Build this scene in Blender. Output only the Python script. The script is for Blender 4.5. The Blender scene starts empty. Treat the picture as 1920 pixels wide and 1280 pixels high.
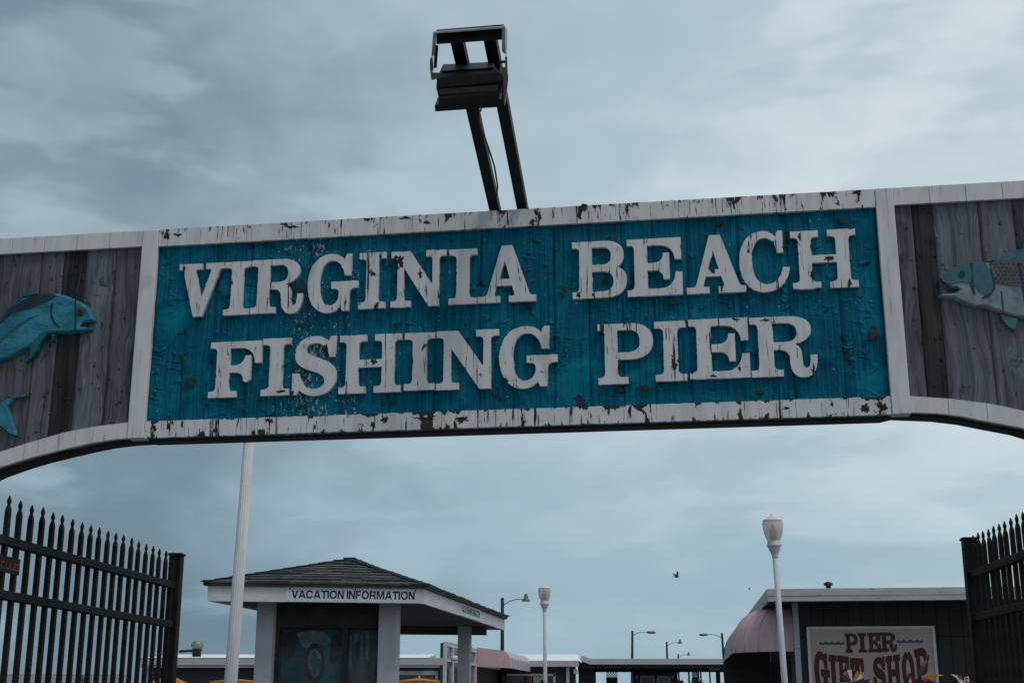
import bpy, bmesh, math, random
from math import sin, cos, tan, radians, pi, sqrt, atan2
from mathutils import Vector, Matrix, noise as mnoise
from mathutils.geometry import tessellate_polygon

random.seed(7)
sc = bpy.context.scene
C = sc.collection

# ------------------------------------------------------------------ camera
F_PX, HORIZON, EYE = 2450.0, 1310.0, 1.6
PITCH = math.atan((HORIZON - 640.0) / F_PX)
cam_d = bpy.data.cameras.new('camera')
cam_d.sensor_width = 36.0
cam_d.lens = F_PX / 1920.0 * 36.0
cam_d.clip_start, cam_d.clip_end = 0.1, 20000
cam = bpy.data.objects.new('camera', cam_d)
cam.location = (0, 0, EYE)
cam.rotation_euler = (pi / 2 + PITCH, 0, 0)
C.objects.link(cam)
sc.camera = cam

# ------------------------------------------------------------------ sky, sun, exposure
SUN_EL, SUN_AZ = radians(62), radians(138)        # behind the camera, to the right (clockwise from +Y)
world = bpy.data.worlds.new('World')
sc.world = world
world.use_nodes = True


def N(nt, kind, **kw):
    n = nt.nodes.new(kind)
    ins = kw.pop('ins', {})
    for k, v in kw.items():
        setattr(n, k, v)
    for k, v in ins.items():
        s = n.inputs[k]
        if isinstance(v, bpy.types.NodeSocket):
            nt.links.new(v, s)
        else:
            s.default_value = v
    return n


def M(nt, op, a, b=None, c=None, clamp=False):
    n = nt.nodes.new('ShaderNodeMath')
    n.operation = op
    n.use_clamp = clamp
    for i, v in enumerate((a, b, c)):
        if v is None:
            continue
        if isinstance(v, bpy.types.NodeSocket):
            nt.links.new(v, n.inputs[i])
        else:
            n.inputs[i].default_value = v
    return n.outputs[0]


def mixc(nt, f, a, b, blend='MIX'):
    n = nt.nodes.new('ShaderNodeMix')
    n.data_type = 'RGBA'
    n.blend_type = blend
    for s, v in ((n.inputs[0], f), (n.inputs[6], a), (n.inputs[7], b)):
        if isinstance(v, bpy.types.NodeSocket):
            nt.links.new(v, s)
        else:
            s.default_value = v if not isinstance(v, tuple) or len(v) == 4 else (*v, 1)
    return n.outputs[2]


def sstep(nt, v, lo, hi, a=0.0, b=1.0):
    n = nt.nodes.new('ShaderNodeMapRange')
    n.interpolation_type = 'SMOOTHSTEP'
    nt.links.new(v, n.inputs[0])
    n.inputs[1].default_value, n.inputs[2].default_value = lo, hi
    n.inputs[3].default_value, n.inputs[4].default_value = a, b
    return n.outputs[0]


def noise(nt, vec, scale, detail=4, rough=0.55, dist=0.0):
    n = N(nt, 'ShaderNodeTexNoise', ins={'Scale': scale, 'Detail': detail, 'Roughness': rough, 'Distortion': dist})
    nt.links.new(vec, n.inputs['Vector'])
    return n.outputs['Fac']


def build_world():
    nt = world.node_tree
    nt.nodes.clear()
    sky = N(nt, 'ShaderNodeTexSky', sky_type='NISHITA', sun_disc=False, sun_elevation=SUN_EL,
            sun_rotation=SUN_AZ, air_density=1.4, dust_density=3.0)
    clear = mixc(nt, 1.0, sky.outputs[0], (0.075, 0.075, 0.075), 'MULTIPLY')
    tc = N(nt, 'ShaderNodeTexCoord')
    sep = N(nt, 'ShaderNodeSeparateXYZ', ins={0: tc.outputs['Generated']})
    x, y, z = sep.outputs
    za = M(nt, 'ADD', M(nt, 'MAXIMUM', z, 0.0), 0.26)
    cx, cy = M(nt, 'DIVIDE', x, za), M(nt, 'DIVIDE', y, za)
    flat = N(nt, 'ShaderNodeCombineXYZ', ins={0: cx, 1: cy, 2: 0.0}).outputs[0]
    big = noise(nt, flat, 0.75, 3, 0.5, 0.3)
    dome = N(nt, 'ShaderNodeCombineXYZ', ins={0: M(nt, 'MULTIPLY', x, 4.6), 1: M(nt, 'MULTIPLY', y, 4.6), 2: M(nt, 'MULTIPLY', z, 7.5)}).outputs[0]
    mid = noise(nt, dome, 1.0, 5, 0.5, 0.3)
    fine = noise(nt, dome, 3.4, 6, 0.52, 0.2)
    puff = M(nt, 'ADD', M(nt, 'MULTIPLY', mid, 0.62), M(nt, 'MULTIPLY', fine, 0.38))
    puff = sstep(nt, puff, 0.37, 0.66)
    # an overcast deck is thinner and brighter on the side the hidden sun stands
    sunward = M(nt, 'MULTIPLY_ADD', x, SKY_SIDE, 0.5)
    base = M(nt, 'ADD', M(nt, 'MULTIPLY', big, 0.55), M(nt, 'MULTIPLY', sunward, 0.62))
    b = sstep(nt, base, 0.26, 0.94)
    bank_v = N(nt, 'ShaderNodeCombineXYZ', ins={0: M(nt, 'MULTIPLY', x, 3.0), 1: M(nt, 'MULTIPLY', y, 3.0), 2: M(nt, 'MULTIPLY', z, 10.0)}).outputs[0]
    bank = sstep(nt, noise(nt, bank_v, 1.6, 8, 0.5, 0.2), 0.48, 0.60)
    puff = M(nt, 'ADD', M(nt, 'MULTIPLY', puff, 0.52), M(nt, 'MULTIPLY', bank, 0.48))
    lum = M(nt, 'ADD', M(nt, 'MULTIPLY_ADD', b, 0.67, 0.02), M(nt, 'MULTIPLY', puff, 0.31))
    ramp = N(nt, 'ShaderNodeValToRGB')
    cr = ramp.color_ramp
    cr.interpolation = 'EASE'
    cr.elements[0].position, cr.elements[0].color = 0.0, (0.190, 0.268, 0.330, 1)
    cr.elements[1].position, cr.elements[1].color = 1.0, (0.73, 0.80, 0.85, 1)
    e = cr.elements.new(0.5)
    e.color = (0.455, 0.575, 0.650, 1)
    nt.links.new(lum, ramp.inputs[0])
    # towards the horizon the deck fades into teal grey air
    low = sstep(nt, z, 0.04, 0.30, 1.0, 0.0)
    col = mixc(nt, low, ramp.outputs[0], (0.735, 0.85, 0.895), 'MULTIPLY')
    col = mixc(nt, 0.10, col, clear)
    bg = N(nt, 'ShaderNodeBackground', ins={0: col, 1: 1.0})
    out = N(nt, 'ShaderNodeOutputWorld')
    nt.links.new(bg.outputs[0], out.inputs[0])


SKY_SIDE = 1.15
build_world()
sun_d = bpy.data.lights.new('sun', 'SUN')
sun_d.energy = 1.0
sun_d.angle = radians(16)
sun_d.color = (1.0, 0.965, 0.93)
sun = bpy.data.objects.new('sun', sun_d)
sdir = Vector((sin(SUN_AZ) * cos(SUN_EL), cos(SUN_AZ) * cos(SUN_EL), sin(SUN_EL)))
sun.rotation_euler = sdir.to_track_quat('Z', 'Y').to_euler()
sun.location = sdir * 50
C.objects.link(sun)
sc.view_settings.view_transform = 'Standard'
sc.view_settings.look = 'None'
sc.view_settings.exposure = 0.0
sc.view_settings.gamma = 1.0
sc.view_settings.use_curve_mapping = False


# ------------------------------------------------------------------ measuring helpers (photo pixel -> point of the place)
def ray(u, v):
    x, y = (u - 960.0) / F_PX, (640.0 - v) / F_PX
    return Vector((x, cos(PITCH) - y * sin(PITCH), sin(PITCH) + y * cos(PITCH)))


def at_depth(u, v, Y):
    d = ray(u, v)
    return Vector((0, 0, EYE)) + d * (Y / d.y)


def at_height(u, v, z):
    d = ray(u, v)
    return Vector((0, 0, EYE)) + d * ((z - EYE) / d.z)


class Frame:
    """a local frame on the ground: x to the right, y away, turned clockwise by a"""
    def __init__(s, o, a):
        s.o, s.a = Vector(o), a
        s.X = Vector((cos(a), -sin(a), 0))
        s.Y = Vector((sin(a), cos(a), 0))

    def loc(s, P):
        d = Vector(P) - s.o
        return Vector((d.dot(s.X), d.dot(s.Y), d.z))

    def wall(s, u, v, y=0.0):
        """the pixel's ray met with the plane local y = const, in local coordinates"""
        d = ray(u, v)
        e = Vector((0, 0, EYE)) - s.o
        t = (y - e.dot(s.Y)) / d.dot(s.Y)
        return s.loc(Vector((0, 0, EYE)) + d * t)


# ------------------------------------------------------------------ objects
def empty(name, o, a, label, cat, group=None):
    e = bpy.data.objects.new(name, None)
    e.empty_display_size = 0.2
    e.location = o
    e.rotation_euler = (0, 0, -a)
    C.objects.link(e)
    e['label'], e['category'] = label, cat
    if group:
        e['group'] = group
    return e


def tag(o, label, cat, group=None):
    o['label'], o['category'] = label, cat
    if group:
        o['group'] = group
    return o


class MB:
    def __init__(s):
        s.v, s.f, s.sm = [], [], []

    def add(s, vs, fs, smooth=False):
        b = len(s.v)
        s.v += [tuple(p) for p in vs]
        s.f += [tuple(i + b for i in f) for f in fs]
        s.sm += [smooth] * len(fs)
        return s

    def box(s, x0, x1, y0, y1, z0, z1, m=None):
        vs = [Vector(p) for p in ((x0, y0, z0), (x1, y0, z0), (x1, y1, z0), (x0, y1, z0),
                                  (x0, y0, z1), (x1, y0, z1), (x1, y1, z1), (x0, y1, z1))]
        if m:
            vs = [m @ p for p in vs]
        return s.add(vs, [(0, 3, 2, 1), (4, 5, 6, 7), (0, 1, 5, 4), (1, 2, 6, 5), (2, 3, 7, 6), (3, 0, 4, 7)])

    def bbox(s, x0, x1, y0, y1, z0, z1, c=0.004):
        """box with chamfered edges along its longest run (cheap bevel)"""
        bm = bmesh.new()
        bmesh.ops.create_cube(bm, size=1)
        for v in bm.verts:
            v.co = ((x0 + x1) / 2 + v.co.x * (x1 - x0), (y0 + y1) / 2 + v.co.y * (y1 - y0), (z0 + z1) / 2 + v.co.z * (z1 - z0))
        bmesh.ops.bevel(bm, geom=list(bm.edges), offset=c, segments=1, affect='EDGES')
        s.bm(bm)
        return s

    def bm(s, bm, m=None, smooth=False):
        bm.verts.index_update()
        s.add([(m @ v.co) if m else v.co.copy() for v in bm.verts], [[v.index for v in f.verts] for f in bm.faces], smooth)
        bm.free()
        return s

    def beam(s, p, q, w, h, up=Vector((0, 0, 1))):
        p, q = Vector(p), Vector(q)
        d = (q - p)
        L = d.length
        d.normalize()
        x = d.cross(up)
        if x.length < 1e-4:
            x = d.cross(Vector((0, 1, 0)))
        x.normalize()
        z = x.cross(d)
        m = Matrix((x, d, z)).transposed().to_4x4()
        m.translation = p
        return s.box(-w / 2, w / 2, 0, L, -h / 2, h / 2, m)

    def tube(s, pts, rs, n=8, cap=True):
        pts = [Vector(p) for p in pts]
        if not isinstance(rs, (list, tuple)):
            rs = [rs] * len(pts)
        rings, ref = [], None
        for i, p in enumerate(pts):
            d = (pts[min(i + 1, len(pts) - 1)] - pts[max(i - 1, 0)]).normalized()
            if ref is None:
                ref = d.cross(Vector((0, 0, 1)))
                if ref.length < 1e-3:
                    ref = Vector((1, 0, 0))
            a = (ref - d * ref.dot(d)).normalized()
            b = d.cross(a)
            ref = a
            rings.append([p + a * rs[i] * cos(2 * pi * k / n) + b * rs[i] * sin(2 * pi * k / n) for k in range(n)])
        vs = [v for r in rings for v in r]
        fs = [(i * n + k, i * n + (k + 1) % n, (i + 1) * n + (k + 1) % n, (i + 1) * n + k)
              for i in range(len(pts) - 1) for k in range(n)]
        if cap:
            fs += [tuple(range(n - 1, -1, -1)), tuple(range((len(pts) - 1) * n, len(pts) * n))]
        return s.add(vs, fs, True)

    def lathe(s, prof, n=24, flute=0.0, nf=0, o=(0, 0, 0), smooth=True, cap=True):
        """prof: (radius, z) from bottom to top"""
        vs, fs = [], []
        for r, z in prof:
            for k in range(n):
                a = 2 * pi * k / n
                rr = r * (1 - flute * (0.5 - 0.5 * cos(nf * a))) if nf else r
                vs.append((o[0] + rr * cos(a), o[1] + rr * sin(a), o[2] + z))
        for i in range(len(prof) - 1):
            for k in range(n):
                fs.append((i * n + k, i * n + (k + 1) % n, (i + 1) * n + (k + 1) % n, (i + 1) * n + k))
        if cap:
            fs += [tuple(range(n - 1, -1, -1)), tuple(range((len(prof) - 1) * n, len(prof) * n))]
        return s.add(vs, fs, smooth)

    def build(s, name, mat, parent=None, label=None):
        me = bpy.data.meshes.new(name)
        me.from_pydata(s.v, [], s.f)
        me.polygons.foreach_set('use_smooth', s.sm)
        me.materials.append(mat)
        me.update()
        return obj(name, me, parent, label)


def obj(name, me, parent=None, label=None, loc=None):
    o = bpy.data.objects.new(name, me)
    C.objects.link(o)
    if parent:
        o.parent = parent
    if label:
        o['label'] = label
    if loc:
        o.location = loc
    return o


def copy_tree(o, parent=None):
    c = o.copy()
    C.objects.link(c)
    c.parent = parent
    for ch in list(o.children):
        copy_tree(ch, c)
    return c


def struct(o):
    o['kind'] = 'structure'
    return o


# outlines: list of loops of (x, z); extruded towards -y from y0 (back) to y1 (front)
def outline(mb, loops, y0, y1, T=lambda x, z: (x, z), inset=0.0):
    L = []
    for lp in loops:
        pts = [Vector((*T(*p), 0)) for p in lp]
        clean = [pts[0]]
        for p in pts[1:]:
            if (p - clean[-1]).length > 1e-6:
                clean.append(p)
        if (clean[0] - clean[-1]).length < 1e-6:
            clean.pop()
        L.append(clean)
    tris = tessellate_polygon(L)
    flat = [p for lp in L for p in lp]
    n = len(flat)
    vs = [(p.x, y1, p.y) for p in flat] + [(p.x, y0, p.y) for p in flat]
    fs = []
    for t in tris:
        a, b, c = (flat[i] for i in t)
        if (b - a).cross(c - a).z < 0:
            t = (t[0], t[2], t[1])
        fs.append(tuple(t))
    b = 0
    for k, lp in enumerate(L):
        area = sum(lp[i].x * lp[(i + 1) % len(lp)].y - lp[(i + 1) % len(lp)].x * lp[i].y for i in range(len(lp)))
        ccw = area > 0
        if k:
            ccw = not ccw
        m = len(lp)
        for i in range(m):
            j = (i + 1) % m
            q = (b + i, n + b + i, n + b + j, b + j)
            fs.append(q if ccw else q[::-1])
        b += m
    mb.add(vs, fs)
    return mb


def path(cmds, seg=7):
    """(x, y) corner, (x, y, r) filleted corner, ('C', x1,y1,x2,y2,x3,y3) bezier"""
    pts = []
    n = len(cmds)

    def end(c):
        return Vector(c[-2:]) if c[0] == 'C' else Vector(c[:2])

    def start(i):
        c = cmds[i % n]
        return Vector(c[1:3]) if c[0] == 'C' else Vector(c[:2])
    for i, c in enumerate(cmds):
        if c[0] == 'C':
            p0 = end(cmds[i - 1])
            p1, p2, p3 = Vector(c[1:3]), Vector(c[3:5]), Vector(c[5:7])
            for k in range(1, seg + 1):
                t = k / seg
                pts.append(p0 * (1 - t) ** 3 + p1 * 3 * t * (1 - t) ** 2 + p2 * 3 * t * t * (1 - t) + p3 * t ** 3)
        elif len(c) == 3:
            p = Vector(c[:2])
            a, b = (end(cmds[i - 1]) - p).normalized(), (start(i + 1) - p).normalized()
            r = c[2]
            for k in range(5):
                t = k / 4
                pts.append((p + a * r) * (1 - t) ** 2 + p * 2 * t * (1 - t) + (p + b * r) * t * t)
        else:
            pts.append(Vector(c[:2]))
    return [(p.x, p.y) for p in pts]


def rough_loop(lp, step, amp, seed=0.0, bite=0.0):
    """resample a loop and worry its edge, as flaking paint does"""
    out = []
    n = len(lp)
    for i in range(n):
        a, b = Vector(lp[i]), Vector(lp[(i + 1) % n])
        m = max(1, int((b - a).length / step))
        nn = Vector((-(b - a).y, (b - a).x))
        if nn.length > 0:
            nn.normalize()
        for k in range(m):
            p = a.lerp(b, k / m)
            if m > 1 and k > 0:
                w = mnoise.noise(Vector((p.x * 0.35 + seed, p.y * 0.35, seed)))
                w2 = mnoise.noise(Vector((p.x * 0.09 + seed * 3, p.y * 0.09, 5 + seed)))
                d = w * amp
                if bite and w2 > 0.42:
                    d -= -bite * (w2 - 0.42) * 6
                p = p + nn * d
            out.append((p.x, p.y))
    return out


S8 = 8
GLYPH = {
    'I': [[(0, 0), (48, 0), (48, 11), (35, 11, S8), (35, 89, S8), (48, 89), (48, 100), (0, 100), (0, 89), (13, 89, S8), (13, 11, S8), (0, 11)]],
    'H': [[(0, 0), (50, 0), (50, 11), (36, 11, S8), (36, 44), (80, 44), (80, 11, S8), (66, 11), (66, 0), (116, 0), (116, 11), (103, 11, S8),
           (103, 89, S8), (116, 89), (116, 100), (66, 100), (66, 89), (80, 89, S8), (80, 57), (36, 57), (36, 89, S8), (50, 89), (50, 100),
           (0, 100), (0, 89), (13, 89, S8), (13, 11, S8), (0, 11)]],
    'E': [[(0, 0), (100, 0), (100, 40), (88, 40), ('C', 87, 24, 78, 12, 60, 12), (37, 12), (37, 44), (48, 44), ('C', 58, 44, 66, 40, 66, 28),
           (77, 28), (77, 74), (66, 74), ('C', 66, 62, 58, 57, 48, 57), (37, 57), (37, 88), (58, 88), ('C', 78, 88, 86, 76, 87, 62), (99, 62),
           (99, 100), (0, 100), (0, 89), (13, 89, S8), (13, 11, S8), (0, 11)]],
    'F': [[(0, 0), (53, 0), (53, 11), (38, 11, S8), (38, 44), (48, 44), ('C', 58, 44, 66, 40, 66, 28), (72, 26), (79, 31), (79, 74), (68, 74),
           ('C', 66, 62, 58, 57, 48, 57), (38, 57), (38, 88), (58, 88), ('C', 78, 88, 86, 76, 87, 60), (99, 60), (99, 100), (0, 100), (0, 89),
           (13, 89, S8), (13, 11, S8), (0, 11)]],
    'B': [[(0, 0), (62, 0), ('C', 88, 0, 102, 12, 102, 30), ('C', 102, 42, 95, 50, 84, 53), ('C', 93, 57, 97, 65, 97, 75),
           ('C', 97, 91, 84, 100, 62, 100), (0, 100), (0, 89), (13, 89, S8), (13, 11, S8), (0, 11)],
          [(37, 89), (37, 58), (56, 58), ('C', 67, 58, 73, 63, 73, 73.5), ('C', 73, 84, 67, 89, 56, 89)],
          [(37, 46), (37, 11), (58, 11), ('C', 71, 11, 77, 18, 77, 28.5), ('C', 77, 39, 71, 46, 58, 46)]],
    'P': [[(0, 0), (56, 0), (56, 11), (37, 11, S8), (37, 40), (62, 40), ('C', 90, 40, 104, 52, 104, 70), ('C', 104, 88, 90, 100, 62, 100),
           (0, 100), (0, 89), (13, 89, S8), (13, 11, S8), (0, 11)],
          [(37, 52), (37, 89), (58, 89), ('C', 72, 89, 79, 83, 79, 70.5), ('C', 79, 58, 72, 52, 58, 52)]],
    'R': [[(0, 0), (51, 0), (51, 11), (37, 11, S8), (37, 44), (46, 44), ('C', 58, 44, 62, 38, 62, 26), ('C', 62, 8, 70, -3, 83, -3),
           ('C', 98, -3, 106, 8, 106, 34), (95, 34), ('C', 95, 18, 93, 13, 88, 13), ('C', 83, 13, 82, 18, 82, 28), ('C', 82, 42, 80, 50, 70, 53),
           ('C', 90, 57, 98, 66, 98, 77), ('C', 98, 93, 84, 100, 62, 100), (0, 100), (0, 89), (13, 89, S8), (13, 11, S8), (0, 11)],
          [(37, 57), (37, 89), (56, 89), ('C', 69, 89, 75, 83, 75, 73), ('C', 75, 63, 69, 57, 56, 57)]],
    'G': [[(46, 52), (97, 52), (97, 40), ('C', 86, 40, 81, 38, 81, 28), (80, 0), (68, 0), (64, 8), ('C', 58, 1, 50, -3, 40, -3),
           ('C', 15, -3, 0, 20, 0, 49), ('C', 0, 80, 17, 102, 44, 102), ('C', 56, 102, 64, 98, 70, 91), (75, 101), (84, 101), (83, 63), (71, 63),
           ('C', 69, 78, 60, 90, 46, 90), ('C', 30, 90, 23, 72, 23, 49), ('C', 23, 25, 30, 10, 43, 10), ('C', 54, 10, 61, 18, 61, 30),
           ('C', 61, 38, 57, 40, 46, 40)]],
    'C': [[(72, 63), (84, 63), (84, 101), (75, 101), (70, 91), ('C', 64, 98, 56, 102, 46, 102), ('C', 17, 102, 0, 80, 0, 49),
           ('C', 0, 18, 18, -3, 46, -3), ('C', 74, -3, 92, 13, 95, 38), (82, 38), ('C', 78, 20, 66, 10, 51, 10), ('C', 33, 10, 24, 26, 24, 50),
           ('C', 24, 75, 33, 90, 49, 90), ('C', 61, 90, 70, 80, 72, 63)]],
    'S': [[(68, 64), (79, 64), (80, 101), (70, 101), (66, 92), ('C', 60, 99, 50, 102, 40, 102), ('C', 17, 102, 3, 89, 3, 71),
           ('C', 3, 52, 18, 46, 38, 40), ('C', 54, 35, 60, 31, 60, 23), ('C', 60, 14, 52, 9, 40, 9), ('C', 26, 9, 15, 20, 12, 37), (0, 37), (0, 0),
           (9, 0), (14, 8), ('C', 21, 1, 31, -3, 43, -3), ('C', 66, -3, 82, 11, 82, 31), ('C', 82, 51, 67, 57, 46, 64), ('C', 30, 69, 24, 72, 24, 79),
           ('C', 24, 86, 31, 90, 41, 90), ('C', 54, 90, 64, 80, 68, 64)]],
    'N': [[(0, 0), (40, 0), (40, 11), (26, 11, S8), (26, 70), (76, 0), (96, 0), (96, 89, S8), (110, 89), (110, 100), (70, 100), (70, 89),
           (83, 89, S8), (83, 38), (38, 100), (0, 100), (0, 89), (13, 89, S8), (13, 11, S8), (0, 11)]],
    'A': [[(0, 0), (43, 0), (43, 11), (31, 11, 4), (37, 29), (66, 29), (72, 11, 4), (60, 11), (60, 0), (112, 0), (112, 11), (101, 11, 6),
           (67, 101), (46, 101), (17, 11, 6), (0, 11)], [(41, 41), (62, 41), (52, 74)]],
    'V': [[(0, 100), (42, 100), (42, 89), (30, 89, 5), (44, 33), (61, 89, 5), (50, 89), (50, 100), (85, 100), (85, 89), (77, 89, 6), (47, 0),
           (31, 0), (7, 89, 6), (0, 89)]],
    'T': [[(22, 0), (68, 0), (68, 11), (57, 11, 6), (57, 86), (70, 86), (77, 64), (90, 64), (90, 100), (0, 100), (0, 64), (13, 64), (20, 86), (33, 86),
           (33, 11, 6), (22, 11)]],
    'O': [[(50, 102), ('C', 20, 102, 0, 80, 0, 50), ('C', 0, 20, 20, -2, 50, -2), ('C', 80, -2, 100, 20, 100, 50), ('C', 100, 80, 80, 102, 50, 102)],
          [(50, 86), ('C', 66, 86, 74, 70, 74, 50), ('C', 74, 30, 66, 14, 50, 14), ('C', 34, 14, 26, 30, 26, 50), ('C', 26, 70, 34, 86, 50, 86)]],
}


def fatten(lp, k, hole):
    """push a loop outwards by k (inwards for a counter)"""
    n = len(lp)
    area = sum(lp[i][0] * lp[(i + 1) % n][1] - lp[(i + 1) % n][0] * lp[i][1] for i in range(n))
    sg = (1 if area > 0 else -1) * (-1 if hole else 1)
    out = []
    for i in range(n):
        p, a, b = Vector(lp[i]), Vector(lp[i - 1]), Vector(lp[(i + 1) % n])
        e1, e2 = (p - a), (b - p)
        if e1.length < 1e-6 or e2.length < 1e-6:
            out.append(lp[i])
            continue
        e1.normalize(); e2.normalize()
        n1, n2 = Vector((e1.y, -e1.x)), Vector((e2.y, -e2.x))
        m = n1 + n2
        if m.length < 1e-3:
            out.append(lp[i])
            continue
        m.normalize()
        q = p + m * (sg * k / max(0.6, m.dot(n1)))
        out.append((q.x, q.y))
    return out


SANS = {
    'V': [[(0, 100), (26, 100), (52, 28), (78, 100), (104, 100), (66, 0), (38, 0)]],
    'A': [[(0, 0), (26, 0), (34, 20), (76, 20), (84, 0), (110, 0), (69, 100), (41, 100)], [(41, 39), (69, 39), (55, 76)]],
    'C': [[(108, 64), ('C', 104, 88, 84, 102, 54, 102), ('C', 20, 102, 0, 82, 0, 50), ('C', 0, 18, 20, -2, 54, -2), ('C', 86, -2, 105, 14, 108, 38), (84, 38),
           ('C', 80, 24, 70, 18, 54, 18), ('C', 36, 18, 25, 30, 25, 50), ('C', 25, 70, 36, 82, 54, 82), ('C', 70, 82, 80, 76, 83, 64)]],
    'T': [[(38, 0), (62, 0), (62, 80), (98, 80), (98, 100), (2, 100), (2, 80), (38, 80)]],
    'I': [[(0, 0), (24, 0), (24, 100), (0, 100)]],
    'O': [[(57, 102), ('C', 22, 102, 0, 82, 0, 50), ('C', 0, 18, 22, -2, 57, -2), ('C', 92, -2, 114, 18, 114, 50), ('C', 114, 82, 92, 102, 57, 102)],
          [(57, 82), ('C', 78, 82, 89, 70, 89, 50), ('C', 89, 30, 78, 18, 57, 18), ('C', 36, 18, 25, 30, 25, 50), ('C', 25, 70, 36, 82, 57, 82)]],
    'N': [[(0, 0), (23, 0), (23, 66), (68, 0), (96, 0), (96, 100), (73, 100), (73, 34), (28, 100), (0, 100)]],
    'F': [[(0, 0), (24, 0), (24, 40), (74, 40), (74, 60), (24, 60), (24, 80), (82, 80), (82, 100), (0, 100)]],
    'R': [[(0, 0), (24, 0), (24, 36), (52, 36), ('C', 64, 36, 68, 32, 69, 20), ('C', 69, 8, 70, 4, 73, 0), (100, 0), ('C', 94, 6, 94, 14, 93, 24),
           ('C', 92, 36, 88, 43, 79, 46), ('C', 90, 50, 96, 60, 96, 72), ('C', 96, 90, 84, 100, 64, 100), (0, 100)],
          [(24, 55), (24, 81), (58, 81), ('C', 68, 81, 72, 76, 72, 68), ('C', 72, 60, 68, 55, 58, 55)]],
    'M': [[(0, 0), (23, 0), (23, 68), (49, 0), (71, 0), (97, 68), (97, 0), (120, 0), (120, 100), (86, 100), (60, 30), (34, 100), (0, 100)]],
}


def sans_word(mb, word, P):
    """flat lettering; P(s, t) places s, t in 0..1"""
    x, items = 0.0, []
    for ch in word:
        if ch == ' ':
            x += 34
            continue
        lps = [path(c, 5) for c in SANS[ch]]
        w = max(p[0] for p in lps[0])
        items.append((x, lps))
        x += w + (3 if ch in 'AVT' else 10)
    tot = x - 10
    for x0, lps in items:
        L = [[Vector((x0 + a, b, 0)) for a, b in lp] for lp in lps]
        flat = [p for lp in L for p in lp]
        mb.add([P(p.x / tot, p.y / 100.0) for p in flat], [tuple(t) for t in tessellate_polygon(L)])
    return mb


def glyph_loops(ch, bold=0.0):
    lps = [path(c) for c in GLYPH[ch]]
    if bold:
        lps = [fatten(lp, bold, i > 0) for i, lp in enumerate(lps)]
    xs = [p[0] for p in lps[0]]
    return lps, min(xs), max(xs)


# ------------------------------------------------------------------ materials
def new_mat(name):
    m = bpy.data.materials.new(name)
    m.use_nodes = True
    nt = m.node_tree
    nt.nodes.clear()
    out = N(nt, 'ShaderNodeOutputMaterial')
    bs = N(nt, 'ShaderNodeBsdfPrincipled')
    nt.links.new(bs.outputs[0], out.inputs[0])
    return m, nt, bs, out


def coords(nt, sx=1, sy=1, sz=1, kind='Object'):
    tc = N(nt, 'ShaderNodeTexCoord')
    mp = N(nt, 'ShaderNodeMapping', ins={'Vector': tc.outputs[kind], 'Scale': (sx, sy, sz)})
    return mp.outputs[0]


def setc(nt, bs, col, rough=0.6, spec=0.3, metal=0.0):
    for s, v in (('Base Color', col), ('Roughness', rough), ('Specular IOR Level', spec), ('Metallic', metal)):
        if isinstance(v, bpy.types.NodeSocket):
            nt.links.new(v, bs.inputs[s])
        else:
            bs.inputs[s].default_value = (*v, 1) if isinstance(v, tuple) and len(v) == 3 else v


def bump(nt, bs, h, strength=0.4, dist=0.004):
    b = N(nt, 'ShaderNodeBump', ins={'Strength': strength, 'Distance': dist, 'Height': h})
    nt.links.new(b.outputs[0], bs.inputs['Normal'])


def plain(name, col, rough=0.6, var=0.18, scale=6.0, stretch=(1, 1, 1), bstr=0.15, spec=0.3, metal=0.0, dirt=None, objvar=0.0):
    """painted or raw surface: mottled colour, a little relief, optional dirt patches"""
    m, nt, bs, out = new_mat(name)
    v = coords(nt, *stretch)
    n = noise(nt, v, scale, 6, 0.6)
    n2 = noise(nt, v, scale * 5.3, 4, 0.6)
    f = M(nt, 'ADD', M(nt, 'MULTIPLY', n, 0.7), M(nt, 'MULTIPLY', n2, 0.3))
    lo = tuple(c * (1 - var) for c in col)
    hi = tuple(min(1, c * (1 + var)) for c in col)
    c = mixc(nt, sstep(nt, f, 0.3, 0.7), lo, hi)
    if dirt:
        dn = sstep(nt, noise(nt, v, scale * 1.7, 8, 0.65), 0.58, 0.68)
        c = mixc(nt, M(nt, 'MULTIPLY', dn, dirt[1]), c, dirt[0])
    if objvar:
        oi = N(nt, 'ShaderNodeObjectInfo')
        k = M(nt, 'MULTIPLY_ADD', oi.outputs['Random'], objvar, 1 - objvar / 2)
        kk = N(nt, 'ShaderNodeCombineColor', ins={0: k, 1: k, 2: k})
        c = mixc(nt, 1.0, c, kk.outputs[0], 'MULTIPLY')
    setc(nt, bs, c, rough, spec, metal)
    bump(nt, bs, f, bstr, 0.01)
    return m


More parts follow.
